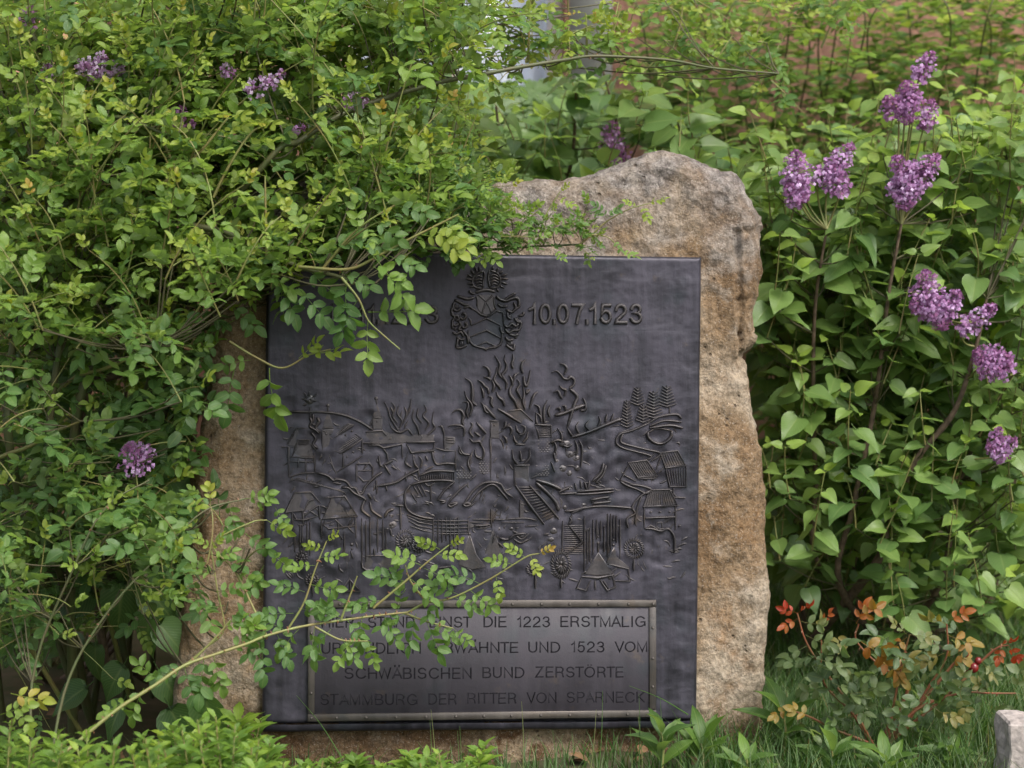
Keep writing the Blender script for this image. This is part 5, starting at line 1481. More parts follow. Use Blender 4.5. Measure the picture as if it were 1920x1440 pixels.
def panicle(plant, top, dr, length, wid, nfl, seed_tone=0.55):
    """cone of four-petalled florets and buds; top: tip position, dr: direction base->tip"""
    dr = Vector(dr).normalized()
    base = Vector(top) - dr * length
    for t_ in (0.1, 0.5, 0.9): FLOWERS.append((*proj(base + dr * length * t_), wid * 0.5 * FPX / 4.3))
    s1 = dr.cross(Vector((0.3, 1, 0.2))).normalized(); s2 = dr.cross(s1)
    acc = Acc()
    core = np.array([tuple(base), tuple(base + dr * length * .5), tuple(base + dr * length)])
    for k in range(int(nfl * 1.3)):
        t = random.random() ** 0.8
        prof_ = (math.sin(math.pi * min(1, (t * 0.80 + 0.16))) ** 0.8)
        lump = 1 + 0.30 * math.sin(t * 23 + k % 3)
        if math.sin(t * 31 + 2) > 0.72 and random.random() < .7: continue
        r_ = wid * 0.5 * prof_ * lump * random.uniform(0.75, 1.05)
        an = random.uniform(0, 2 * math.pi)
        o_ = s1 * math.cos(an) + s2 * math.sin(an)
        c_ = base + dr * length * t + o_ * r_
        nrm = (o_ + dr * 0.35 + Vector((random.uniform(-.5, .5), random.uniform(-.5, .5), random.uniform(-.5, .5)))).normalized()
        sz = random.uniform(0.0085, 0.0118) * (1 - 0.45 * t)
        m_ = frame_m(c_, s1 + s2 * random.uniform(-1, 1), nrm, sz)
        R_ = np.array(m_)
        V = FLV @ R_[:3, :3].T + R_[:3, 3]
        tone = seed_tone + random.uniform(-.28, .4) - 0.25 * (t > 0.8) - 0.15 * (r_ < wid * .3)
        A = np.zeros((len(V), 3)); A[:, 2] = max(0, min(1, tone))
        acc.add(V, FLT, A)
        if random.random() < 0.25:
            q_ = base + dr * length * t
            acc.add(*tube(np.array([tuple(q_), tuple(c_)]), 0.0009, 3, 0.15))
    acc.add(*tube(core, 0.0018, 4, 0.1))
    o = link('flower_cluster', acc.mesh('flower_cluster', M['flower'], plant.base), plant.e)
    return base


def lilac_shoot(pl_, p0, d, length, leaflen, t0, t1, attach=True):
    d = Vector(d).normalized()
    bd_ = Vector((random.uniform(-.03, .03), random.uniform(-.03, .03), 0))
    pts = [Vector(p0) + d * length * t + bd_ * t * t for t in np.linspace(0, 1, 7)]
    if attach:
        a_ = near_anchor(pl_, pts[0], 0.6)
        if a_ is not None:
            m_ = (a_ * .45 + pts[0] * .55) + Vector((0, 0, -0.008))
            pl_.connect(smooth(np.array([tuple(a_), tuple(m_), tuple(pts[0])]), 4), 0.0022, 0.0015, 4)
    pl_.twigs(np.array([tuple(q_) for q_ in pts]), 0.0020, 0.0010, 4, 0.6)
    n = max(2, int(length / 0.045))
    a0 = random.uniform(0, 3)
    for k in range(n + 1):
        t = k / n
        q_ = pts[0].lerp(pts[-1], t)
        for sd_ in (0, math.pi):
            an = a0 + (k % 2) * math.pi / 2 + sd_
            out = Vector((math.cos(an), math.sin(an), 0))
            young = t ** 2
            ld = out * 1.0 + Vector((0, 0, random.uniform(-0.85, 0.35) + 0.6 * (t > .9)))
            sz = leaflen * (1 - 0.45 * t ** 3) * random.uniform(0.62, 1.12)
            pl_.leaf('lilac', q_ + out * sz * 0.22, ld, Vector((0, 0, 0.8)) + out * 0.4 + Vector((random.uniform(-.5, .5), random.uniform(-.95, .1), 0)), sz, t0 + (t1 - t0) * young + random.uniform(-.08, .08))


lil = Plant('lilac_bush', 'tall lilac bush with many purple flower clusters right of the stone', 'shrub', (P(1650, 1150, 0.9).x, 0.9, 0))
lb = lil.base
for pts, dep, r0 in (([(1640, 1060), (1665, 980), (1720, 860), (1790, 770), (1830, 650), (1850, 560)], (0.5, 0.35), 0.0125), ([(1550, 1080), (1530, 900), (1525, 700), (1530, 560), (1550, 430)], (0.6, 0.34), 0.008), ([(1575, 1100), (1600, 950), (1640, 760), (1665, 560), (1690, 420)], (0.55, 0.36), 0.010),
                     ([(1600, 1100), (1620, 900), (1560, 700), (1545, 560)], (0.9, 0.7), 0.008), ([(1500, 1110), (1470, 900), (1465, 650), (1450, 450)], (0.9, 0.7), 0.008), ([(1750, 1120), (1800, 900), (1850, 790), (1900, 700)], (0.6, 0.4), 0.010), ([(1680, 1100), (1720, 700), (1730, 400), (1735, 250)], (1.0, 0.7), 0.009),
                     ([(1850, 1130), (1900, 800), (1880, 500), (1890, 300)], (0.9, 0.8), 0.009)):
    lil.cane([lb + Vector((random.uniform(-.25, .25), random.uniform(-.1, .2), -0.03))] + PX(pts, dep), r0, 0.003, 'bark', 'stem')
    if r0 > .012:
        for v_ in smooth(np.array([tuple(q_) for q_ in PX(pts, dep)[:5]]), 8): KEEP.append((*proj(v_), 5, 0.45))
LZ = [(1405, 330), (1480, 300), (1620, 260), (1760, 240), (1960, 200), (1960, 1150), (1860, 1150), (1700, 1180), (1560, 1090), (1450, 1060), (1440, 900), (1420, 720), (1430, 560)]
for k in range(570):
    x, y = pip(LZ)
    Yd = random.uniform(0.35, 1.15)
    if y > 1020 and random.random() < .35: continue
    lilac_shoot(lil, P(x, y + 30, Yd), (random.uniform(-.35, .35), random.uniform(-.45, .2), 1), random.uniform(0.08, 0.22), random.uniform(0.066, 0.100), random.uniform(0.35, 0.6), random.uniform(0.7, 1.0))
for k in range(800):
    x, y = pip(LZ)
    if y > 1000 and random.random() < .5: continue
    an = random.uniform(0, 6.28)
    out = Vector((math.cos(an), math.sin(an) - .3, 0))
    lil.leaf('lilac', P(x, y, random.uniform(0.55, 1.5)), out + Vector((0, 0, random.uniform(-.6, .8))), Vector((0, -.3, 1)) + out * random.uniform(0, 1), random.uniform(0.06, 0.10), random.uniform(0.25, 0.85))
PT = [((1492, 280), (-5, -80), 100, 62), ((1600, 268), (45, -60), 90, 45), ((1565, 305), (-10, -70), 75, 50), ((1675, 292), (-45, -70), 100, 58), ((1762, 290), (60, -60), 130, 60), ((1700, 395), (10, 60), 80, 60), ((1700, 150), (-10, -70), 70, 50), ((1660, 180), (-30, -50), 60, 45), ((1750, 95), (30, -60), 70, 40),
      ((1700, 235), (0, 60), 80, 48), ((1750, 185), (20, -60), 70, 36), ((1735, 505), (-5, -80), 110, 66), ((1800, 545), (30, -40), 70, 45), ((1705, 570), (-60, -10), 90, 60), ((1868, 570), (50, -40), 100, 45), ((1770, 620), (10, 40), 70, 60), ((1825, 660), (-60, -30), 100, 66), ((1900, 670), (60, -20), 80, 60), ((1875, 800), (20, -60), 50, 30), ((1850, 835), (-40, -20), 60, 40), ((1905, 820), (20, -20), 40, 30),
      ((1475, 345), (-20, -30), 60, 45), ((1510, 380), (10, 30), 60, 45), ((1580, 335), (50, 10), 60, 40)]
for (tp, dv_, ln, wd) in PT:
    Yd = 0.30
    t3 = P(tp[0], tp[1], Yd); b3 = P(tp[0] - dv_[0], tp[1] - dv_[1], Yd + 0.02)
    k_ = 4.4 * 0.86 / FPX
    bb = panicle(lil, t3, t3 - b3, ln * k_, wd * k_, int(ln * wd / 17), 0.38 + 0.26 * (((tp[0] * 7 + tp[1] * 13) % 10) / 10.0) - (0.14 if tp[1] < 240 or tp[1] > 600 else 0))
    a_ = near_anchor(lil, bb, 2)
    if a_ is not None: lil.twigs(smooth(np.array([tuple(a_), tuple((a_ + bb) / 2 + Vector((0, 0.02, -.01))), tuple(bb)]), 4), 0.003, 0.0018)

lil2 = Plant('lilac_bush', 'lilac bush with broad bright leaves behind the crest of the stone', 'shrub', (P(1080, 900, 1.1).x, 1.1, 0))
for pts in ([(1000, 700), (960, 400), (940, 280), (930, 200)], [(1080, 700), (1060, 400), (1075, 280), (1080, 170)], [(1160, 700), (1180, 400), (1160, 250), (1130, 130)], [(1250, 700), (1300, 400), (1290, 290), (1270, 230)], [(880, 700), (850, 420), (860, 300)]):
    lil2.cane([lil2.base + Vector((random.uniform(-.2, .2), 0, -0.03))] + PX(pts, (1.1, 0.9)), 0.008, 0.003, 'bark', 'stem')
LZ2 = [(800, 330), (830, 250), (900, 200), (1000, 190), (1060, 150), (1180, 140), (1240, 190), (1300, 215), (1370, 270), (1420, 330), (1420, 420), (1000, 400), (800, 400)]
for k in range(60):
    x, y = pip(LZ2)
    lilac_shoot(lil2, P(x, y + 30, random.uniform(0.5, 1.2)), (random.uniform(-.4, .4), random.uniform(-.45, .2), 1), random.uniform(0.07, 0.18), random.uniform(0.075, 0.11), random.uniform(0.3, 0.55), random.uniform(0.65, 0.95))
for k in range(160):
    x, y = pip(LZ2)
    an = random.uniform(0, 6.28)
    out = Vector((math.cos(an), math.sin(an) - .3, 0))
    lil2.leaf('lilac', P(x, y, random.uniform(0.8, 1.5)), out + Vector((0, 0, random.uniform(-1.2, .4))), Vector((0, -.3, 1)) + out * random.uniform(0, 1), random.uniform(0.07, 0.11), random.uniform(0.1, 0.7))
for (tp, dv_, ln, wd) in (((1150, 225), (10, -60), 80, 45), ((1140, 270), (-30, -30), 60, 40), ((1165, 290), (20, 30), 50, 36)):
    t3 = P(tp[0], tp[1], 0.75); b3 = P(tp[0] - dv_[0], tp[1] - dv_[1], 0.78)
    panicle(lil2, t3, t3 - b3, ln * 4.75 / FPX, wd * 4.75 / FPX, 90, 0.4)

lil3 = Plant('lilac_bush', 'shaded lilac bush with big dark leaves behind the rose left of the stone', 'shrub', (-0.95, 0.75, 0))
for pts in ([(120, 1150), (100, 800), (90, 400), (100, 120)], [(240, 1150), (230, 900), (240, 700), (300, 300)], [(200, 1200), (330, 900), (480, 400), (500, 180)], [(60, 1200), (0, 700), (-20, 300)], [(240, 1250), (215, 1150), (228, 1060)], [(250, 1150), (260, 980), (258, 880)]):
    lil3.cane([lil3.base + Vector((random.uniform(-.25, .25), random.uniform(-.2, .1), -0.03))] + PX(pts, (0.5, 0.6)), 0.009, 0.003, 'bark', 'stem')
for k in range(110):
    x = random.uniform(-60, 640); y = random.uniform(100, 1250)
    if x > 350 and y > 320: continue
    lilac_shoot(lil3, P(x, y + 30, random.uniform(0.55, 1.2)), (random.uniform(-.4, .4), random.uniform(-.45, .2), 1), random.uniform(0.08, 0.2), random.uniform(0.07, 0.10), random.uniform(0.25, 0.5), random.uniform(0.5, 0.8))
hand(lil3, [(170, 1110, -60, 30, 105, 0.05, .15), (230, 1095, -10, 80, 115, 0.05, .1), (275, 1100, 45, 55, 105, 0.05, .12), (280, 1160, -20, 85, 95, 0.0, .35), (300, 1170, 50, 60, 95, 0.0, .32), (180, 1210, -10, 70, 90, 0.1, .18), (250, 1030, -15, 70, 100, 0.1, .12), (320, 1060, 20, 70, 100, 0.1, .1), (230, 1250, -40, 60, 90, 0.0, .2),
            (300, 1260, 40, 60, 100, 0.0, .2), (240, 885, -70, 15, 110, 0.05, .15), (290, 885, 75, 18, 105, 0.05, .35), (260, 780, -20, 60, 75, 0.2, .4), (200, 750, -10, 60, 75, 0.25, .4), (340, 770, 5, 60, 80, 0.2, .4), (320, 830, 20, 60, 80, 0.2, .35), (120, 1120, -70, 20, 100, .2, .1), (330, 1000, 25, 55, 90, .1, .2),
            (230, 1320, -30, 50, 90, -.1, .15), (320, 1330, 30, 60, 110, -.1, .12), (160, 1290, -50, 30, 90, 0, .1), (385, 1310, 25, 85, 120, -.2, .3), (60, 60, -10, 70, 90, .3, .5), (150, 40, 30, 50, 100, .4, .5)], 'lilac')
for (tp, dv_, ln, wd, Yd, tn) in (((236, 834), (-30, -34), 54, 56, -0.14, .55), ((270, 866), (20, 30), 38, 32, -0.12, .45), ((150, 120), (-60, -15), 100, 44, 0.5, .8), ((190, 145), (30, 20), 70, 40, 0.5, .75), ((60, 10), (10, -40), 60, 40, 0.5, .3), ((510, 150), (40, -20), 70, 36, 0.5, .8), ((530, 130), (20, -30), 50, 30, .5, .7),
                                  ((640, 195), (-30, 10), 60, 34, 0.45, .8), ((690, 180), (20, -10), 36, 24, 0.45, .6), ((345, 200), (20, -30), 50, 34, .5, .3), ((440, 140), (20, 10), 40, 30, .5, .6), ((200, 110), (10, 0), 40, 26, .5, .6), ((365, 230), (20, -10), 36, 24, .5, .5), ((570, 240), (10, 0), 36, 24, .4, .4), ((90, 120), (0, -20), 50, 30, .5, .7)):
    if Yd > .3: Yd = 0.0; ln *= .75; wd *= .8
    t3 = P(tp[0], tp[1], Yd - 0.12); b3 = P(tp[0] - dv_[0], tp[1] - dv_[1], Yd - 0.1)
    panicle(lil3, t3, t3 - b3, ln * 4.3 / FPX, wd * 4.3 / FPX, int(ln * wd / 20), tn)
    if Yd == 0.0: KEEP.append((tp[0] - dv_[0] * .4, tp[1] - dv_[1] * .4, t3.y + 4.0, wd * .45, 0.6))

# ------------------------------------------------------------------ vine by the window, shrubs against the wall
vine = Plant('climbing_vine', 'climbing vine with lobed leaves below the white window', 'climber', (P(980, 400, 2.2).x, 2.3, 0))
vine.cane([vine.base, vine.base + Vector((0.05, 0, 0.8)), P(950, 300, 2.2), P(1000, 200, 2.2), P(1100, 170, 2.25)], 0.012, 0.004, 'bark', 'stem')
vine.cane([vine.base, vine.base + Vector((-0.1, 0, 0.8)), P(880, 300, 2.2), P(850, 220, 2.2), P(800, 180, 2.25)], 0.012, 0.004, 'bark', 'stem')
for k in range(230):
    x, y = pip([(700, 150), (860, 150), (900, 170), (1000, 150), (1130, 150), (1150, 250), (1100, 330), (700, 330)])
    vine.leaf('vine', P(x, y, random.uniform(1.7, 2.45)), (random.uniform(-.6, .6), random.uniform(-1, 0), random.uniform(-1, -.1)), (random.uniform(-.3, .3), -1, random.uniform(.2, .9)), random.uniform(0.09, 0.14), random.uniform(0.1, 0.8))


def wall_shrub(label, poly, nshoot, base, Yr, group=None):
    sh = Plant('wall_shrub', label, 'shrub', base)
    xs = [q_[0] for q_ in poly]
    for x in np.linspace(min(xs) + 30, max(xs) - 30, 5):
        sh.cane([sh.base + Vector((random.uniform(-.3, .3), 0, -0.03)), P(x + random.uniform(-30, 30), 560, Yr[1]), P(x + random.uniform(-40, 40), 300, (Yr[0] + Yr[1]) / 2), P(x + random.uniform(-50, 50), 60, Yr[0]), P(x + random.uniform(-50, 50), -40, Yr[0])], 0.005, 0.0018, 'cane', 'stem', 5)
    for k in range(nshoot):
        x, y = pip(poly)
        p0 = P(x, y, random.uniform(*Yr))
        d = Vector((random.uniform(-.9, .9), random.uniform(-.8, .3), random.uniform(-.1, 1))).normalized()
        ln = random.uniform(0.12, 0.3)
        pts = np.array([tuple(p0 + d * ln * t + Vector((0, 0, -0.3)) * ln * t * t) for t in np.linspace(0, 1, 5)])
        sh.twigs(pts, 0.0016, 0.0008, 3)
        n = int(ln / 0.02)
        for j_ in range(n):
            t = j_ / n
            q_ = p0 + d * ln * t + Vector((0, 0, -0.3)) * ln * t * t
            an = j_ * 2.4
            sh.leaf('shrub', q_, (math.cos(an), math.sin(an) * .8, .25), (random.uniform(-.4, .4), random.uniform(-.8, .2), 1), random.uniform(0.034, 0.056), (0.3 + 0.5 * t + (0.2 if y < 140 else 0)) + random.uniform(-.15, .15))
    return sh


wall_shrub('loose small leaved shrub against the pink wall just right of the window', [(1190, -30), (1560, -30), (1560, 380), (1400, 420), (1300, 260), (1220, 240)], 240, (P(1380, 500, 2.2).x, 2.25, 0), (1.5, 2.4))
wall_shrub('denser small leaved shrub against the pink wall in the upper right corner', [(1560, -30), (1960, -30), (1960, 380), (1560, 400)], 300, (P(1780, 500, 2.2).x, 2.25, 0), (1.4, 2.4))
wall_shrub('low small leaved shrub in the shade behind the lilac stems', [(1440, 520), (1960, 480), (1960, 980), (1440, 980)], 170, (P(1650, 800, 2.0).x, 2.1, 0), (1.6, 2.4))
wall_shrub('small leaved shrub in front of the shaded house wall at the upper left', [(-40, -30), (640, -30), (640, 300), (300, 500), (300, 950), (-40, 950)], 230, (P(250, 500, 1.9).x, 2.0, 0), (1.5, 2.3))

# ------------------------------------------------------------------ garden rose with red young leaves, lower right
gr = Plant('garden_rose', 'small garden rose with red young leaves and dark hips right of the stone', 'shrub', (P(1650, 1420, 0.0).x, 0.02, 0))
for pts, kk in (([(1640, 1400), (1600, 1330), (1540, 1250), (1510, 1200), (1495, 1150)], 5), ([(1690, 1370), (1740, 1290), (1775, 1230), (1775, 1170)], 5), ([(1700, 1300), (1680, 1270), (1640, 1240), (1605, 1200), (1610, 1170)], 4), ([(1650, 1400), (1720, 1330), (1800, 1300), (1860, 1300), (1905, 1300)], 4), ([(1600, 1340), (1545, 1280), (1540, 1200)], 3),
                ([(1780, 1300), (1840, 1240), (1870, 1215), (1890, 1210)], 4), ([(1640, 1400), (1570, 1370), (1520, 1345), (1480, 1330)], 3), ([(1660, 1400), (1690, 1250), (1705, 1190)], 4), ([(1775, 1260), (1800, 1235), (1815, 1225)], 2)):
    gr.cane([gr.base + Vector((random.uniform(-.03, .03), 0, -.02))] + PX(pts, (0.0, -0.05)), 0.0042, 0.0016, 'redstem', 'stem', 6, thorns=6)
gi = []
for (x, y, dx, dy_, L_, tn) in ((1495, 1150, -35, -12, 45, 1), (1495, 1150, 30, -18, 42, 1), (1497, 1160, -30, 15, 48, .88), (1502, 1165, 40, 8, 60, .5), (1510, 1190, 50, 25, 75, .35), (1515, 1210, -55, 30, 80, .3), (1530, 1235, 60, 10, 80, .4), (1540, 1200, 5, -50, 60, .45), (1545, 1240, 55, 30, 75, .45), (1540, 1170, 20, -30, 40, .9), (1605, 1170, 20, -45, 60, .85), (1612, 1160, 45, -30, 60, .8),
                            (1605, 1200, -45, 10, 65, .6), (1610, 1200, 40, 25, 90, .75), (1640, 1235, 40, 20, 80, .72), (1660, 1245, -55, 30, 70, .35), (1665, 1240, 30, 40, 70, .7), (1680, 1270, 40, -45, 70, .6), (1700, 1190, -25, -30, 55, .55), (1705, 1190, 40, 0, 60, .6), (1700, 1195, -30, 25, 55, .85), (1775, 1170, -45, -15, 60, .55), (1775, 1165, 35, -20, 60, .78), (1775, 1190, 50, 15, 75, .75),
                            (1778, 1200, 30, 35, 70, .72), (1775, 1215, -55, -20, 70, .45), (1770, 1225, -40, 20, 60, .6), (1890, 1208, 20, 30, 50, .98), (1880, 1208, -12, 40, 45, .95), (1870, 1212, 30, -10, 45, 1), (1840, 1240, 30, 30, 55, .6), (1860, 1300, -40, -30, 55, .5), (1900, 1300, 20, -45, 80, .3), (1895, 1302, -10, 60, 85, .3), (1905, 1300, 50, 5, 60, .45), (1800, 1300, 10, -50, 65, .4), (1800, 1300, 20, 55, 60, .5),
                            (1740, 1290, -40, -40, 70, .35), (1730, 1300, 45, 35, 75, .35), (1720, 1320, -50, 20, 70, .2), (1700, 1340, 30, 50, 75, .2), (1640, 1330, -55, -15, 80, .3), (1620, 1340, 20, -55, 75, .3), (1600, 1340, -50, 35, 80, .2), (1570, 1370, -20, 50, 70, .2), (1560, 1280, 55, 20, 80, .3), (1550, 1290, -60, 10, 70, .5), (1520, 1345, -40, -20, 60, .7), (1480, 1330, -25, 10, 50, .65), (1600, 1300, 50, -10, 75, .35), (1650, 1300, 40, -30, 70, .25), (1650, 1360, 50, -10, 70, .15), (1680, 1350, 50, 20, 70, .2), (1590, 1320, -30, 40, 70, .25), (1520, 1250, -60, -15, 70, .35), (1755, 1330, 50, 25, 60, .55)):
    gi.append((x, y, dx, dy_, L_, random.uniform(-.12, .03), tn))
hand(gr, [(a_, b_, c_, d_, e_ * .82, f_, g_) for (a_, b_, c_, d_, e_, f_, g_) in gi], 'garden')
for k in range(55):
    x, y = pip([(1480, 1220), (1600, 1190), (1780, 1180), (1880, 1230), (1880, 1330), (1760, 1400), (1560, 1400), (1480, 1330)])
    gr.leaf('garden', P(x, y, random.uniform(-.1, .15)), (random.uniform(-1, 1), random.uniform(-1, .3), random.uniform(-.4, 1)), (random.uniform(-.7, .7), random.uniform(-1, 0), 1), random.uniform(.05, .075), random.choice((0, .05, .1, .15, .2, .3, .4, .62)), True)
for (x, y, r_) in ((1811, 1226, 6), (1826, 1252, 9.5), (1834, 1239, 7)):
    a = Acc(); c = P(x, y, -0.06); V = []; T = []
    rm = r_ * 3.94 / FPX
    for v in range(9):
        an = v / 8 * math.pi
        for u in range(12): V.append((c.x + rm * math.sin(an) * math.cos(u * math.pi / 6), c.y + rm * math.sin(an) * math.sin(u * math.pi / 6), c.z + rm * 1.1 * math.cos(an)))
    for v in range(8):
        for u in range(12):
            a0 = v * 12 + u; a1 = v * 12 + (u + 1) % 12
            T += [(a0, a1, a1 + 12), (a0, a1 + 12, a0 + 12)]
    a.add(np.array(V), np.array(T))
    a.add(*tube(np.array([(c.x, c.y, c.z - rm), tuple(P(1805, 1262, -0.05))]), 0.0011, 4))
    link('rose_hip', a.mesh('rose_hip', M['hip'], gr.base), gr.e)


# ------------------------------------------------------------------ leafy weeds at the foot
def weed(label, px, py_tip, Yd, n, leafpx, spread, tone, width=None, group=None):
    tip = P(px, py_tip, Yd)
    w = Plant('broadleaf_weed', label, 'plant', (tip.x, Yd, ground_z(tip.x, Yd)), group)
    h_ = max(0.05, tip.z - w.base.z)
    w.twigs(np.array([tuple(w.base), tuple(w.base + Vector((0.005, 0, h_ * .5))), tuple(w.base + Vector((0, 0, h_ * .75)))]), 0.004, 0.002, 5, .6)
    for k in range(n):
        an = k * 2.4 + random.uniform(-.3, .3)
        t = 0.25 + 0.55 * k / n
        out = Vector((math.cos(an) * spread, math.sin(an) * spread * .7 - .1, 0))
        L_ = leafpx * 0.72 * (4 + Yd) / FPX * random.uniform(0.8, 1.1)
        w.leaf('herb', w.base + Vector((0, 0, h_ * t)), out + Vector((0, 0, random.uniform(0.7, 1.3))), out * -1 + Vector((0, -0.5, 0.5)), L_, tone * .6 + random.uniform(-.2, .15), True)
    return w


weed('broad green weed in front of the lower right corner of the plaque', 1240, 1340, -0.15, 8, 130, .8, .45)
weed('pointed green weed at the foot of the stone edge', 1315, 1370, -0.12, 7, 120, .6, .45)
weed('upright lance leaved weed just right of the stone foot', 1470, 1300, 0.0, 9, 140, .6, .4)
weed('low weed between the stone and the garden rose', 1400, 1400, -0.2, 7, 110, .8, .5)
weed('lance leaved weed below the garden rose', 1560, 1380, -0.15, 8, 130, .9, .45)
weed('bright weed at the bottom edge under the dark hips', 1660, 1400, -0.2, 8, 130, .9, .6)
weed('drooping weed left of the grey block', 1780, 1390, -0.1, 8, 120, 1.1, .4)


def whorl(label, px, py_tip, Yd, group, big=1.0, tone=.75):
    tip = P(px, py_tip, Yd)
    gz = ground_z(tip.x, Yd)
    w = Plant('leafy_herb', label, 'plant', (tip.x, Yd, gz), group)
    h_ = max(0.06, tip.z - gz)
    lean = Vector((random.uniform(-.05, .05), random.uniform(-.05, .05), 0))
    w.twigs(np.array([tuple(w.base), tuple(w.base + lean * .5 + Vector((0, 0, h_ * .5))), tuple(w.base + lean + Vector((0, 0, h_ * .97)))]), 0.003, 0.0016, 5, .7)
    n = random.randint(18, 26)
    for k in range(n):
        t = (k / n) ** 0.75
        an = k * 2.4 + random.uniform(-.3, .3)
        out = Vector((math.cos(an), math.sin(an), 0))
        L_ = (0.062 - 0.030 * t ** 3) * big * random.uniform(0.85, 1.15)
        w.leaf('serr', w.base + lean * t + Vector((0, 0, h_ * (0.25 + 0.72 * t))), out + Vector((0, 0, 0.1 + 1.1 * t ** 2)), Vector((0, 0, 1)) - out * .5 * t + Vector((0, -.2, 0)), L_, tone * (0.35 + 0.65 * t) + random.uniform(-.15, .15), True)
    return w


for k in range(86):
    x = random.uniform(-30, 900)
    Yd = random.uniform(-0.75, -0.12)
    top = 1362 + 20 * math.sin(x / 90.0) + (0 if x < 480 else 30) + random.uniform(-18, 45)
    if x > 640: top += 12
    if x > 480: top += 18 + (30 if 560 < x < 760 else 0)
    if 500 < x < 640 and random.random() < .3: continue
    whorl('low bright green leafy herb carpeting the ground left of the stone' if x < 470 else 'low bright green leafy herb below the plaque', x, top, Yd, 'leafy herbs left of the stone' if x < 470 else 'leafy herbs below the plaque', random.uniform(.65, 1.0), random.uniform(.5, .85))
whorl('tallest bright herb, at the lower left corner of the plaque', 452, 1352, -0.3, None, 1.5, .85)

# ------------------------------------------------------------------ grass
def grass(name, spots, hmin, hmax, w_, tones):
    n = len(spots)
    acc_V = np.zeros((n, 9, 3)); A = np.zeros((n, 9, 3))
    for k, (x, y) in enumerate(spots):
        h_ = random.uniform(hmin, hmax); an = random.uniform(0, 2 * math.pi)
        lx, ly = math.cos(an) * h_ * random.uniform(0.1, 0.7), math.sin(an) * h_ * random.uniform(0.1, 0.7)
        sx_, sy_ = -math.sin(an), math.cos(an)
        if random.random() < .5: sx_, sy_ = 1, 0
        z0 = ground_z(x, y) - 0.01; tn = random.uniform(*tones)
        if random.random() < .04: tn = 1.0
        j_ = 0
        for t in (0, .33, .66, .9, 1):
            ww = w_ * (1 - t ** 2) * .5
            cx_, cy_, cz_ = x + lx * t * t, y + ly * t * t, z0 + h_ * (t - .18 * t * t)
            for sgn in ((-1, 1) if t < 1 else (0,)):
                acc_V[k, j_] = (cx_ + sx_ * ww * sgn, cy_ + sy_ * ww * sgn, cz_); A[k, j_] = (sgn, t, tn); j_ += 1
    T0 = np.array([(0, 1, 3), (0, 3, 2), (2, 3, 5), (2, 5, 4), (4, 5, 7), (4, 7, 6), (6, 7, 8)])
    T = (T0[None] + (np.arange(n) * 9)[:, None, None]).reshape(-1, 3)
    return link(name, np_mesh(name, acc_V.reshape(-1, 3), T, M['grass'], A.reshape(-1, 3)))


sp = []
while len(sp) < 26000:
    x = random.uniform(0.35, 1.9); y = random.uniform(-0.9, 2.2)
    den = 1.0 if y < 0.9 else 0.5
    if noise.noise(Vector((x * 4, y * 4, 3))) + random.uniform(-.3, 1) > 0 and random.random() < den: sp.append((x, y))
g1 = grass('grass', sp, 0.05, 0.17, 0.0030, (0.0, 0.8)); tag(g1, 'fine green grass growing right of the stone', 'grass', kind='stuff')
sp = [(random.uniform(-1.4, 0.6), random.uniform(-0.9, 0.05)) for _ in range(7000)]
g2 = grass('grass', sp, 0.03, 0.10, 0.003, (0.1, 0.7)); tag(g2, 'short grass under the herbs in front of the stone', 'grass', kind='stuff')
# single tall blades in front of the plaque
tall = Acc()
for (x0, y0, x1, y1) in ((978, 1440, 978, 1315), (1100, 1440, 1118, 1330), (1118, 1440, 1130, 1295), (1195, 1440, 1198, 1300), (1204, 1440, 1196, 1340), (1238, 1440, 1238, 1310), (1182, 1440, 1181, 1360), (805, 1440, 806, 1350), (815, 1440, 808, 1330), (860, 1440, 862, 1362), (854, 1440, 858, 1370), (1290, 1340, 1180, 1286), (640, 1420, 556, 1304), (1040, 1440, 1036, 1368)):
    b_ = P(x0, y0, -0.2); t_ = P(x1, y1, -0.12); b_.z = ground_z(b_.x, b_.y) if y0 > 1430 else b_.z
    m_ = (b_ + t_) / 2 + Vector((0.004, 0, 0.004))
    p = smooth(np.array([tuple(b_), tuple(m_), tuple(t_)]), 4)
    tall.add(*tube(p, rr(p, 0.0017, 0.0004), 3, random.uniform(.5, .9)))
gt = link('grass', tall.mesh('grass', M['grass'])); tag(gt, 'thin tall grass stalks in front of the plaque', 'grass', kind='stuff')

M['dead'] = simple('dead_leaf', (0.20, 0.12, 0.06), 0.8, 0.2, (0.11, 0.065, 0.035), 60)
lit = Acc()
for k in range(420):
    x = random.uniform(-1.1, 1.4); y = random.uniform(-0.55, 0.5)
    an = random.uniform(0, 6.28)
    V, T, A, _ = SETS['shrub'][k % NTONE]
    m_ = np.array(frame_m((x, y, ground_z(x, y) + random.uniform(.006, .03)), (math.cos(an), math.sin(an), random.uniform(-.3, .3)), (random.uniform(-.6, .6), random.uniform(-.6, .6), 1), random.uniform(.02, .05)))
    lit.add(V @ m_[:3, :3].T + m_[:3, 3], T, A)
lo_ = link('leaf_litter', lit.mesh('leaf_litter', M['dead'])); tag(lo_, 'dry brown leaves lying on the soil and grass around the stone', 'leaf litter', kind='stuff')

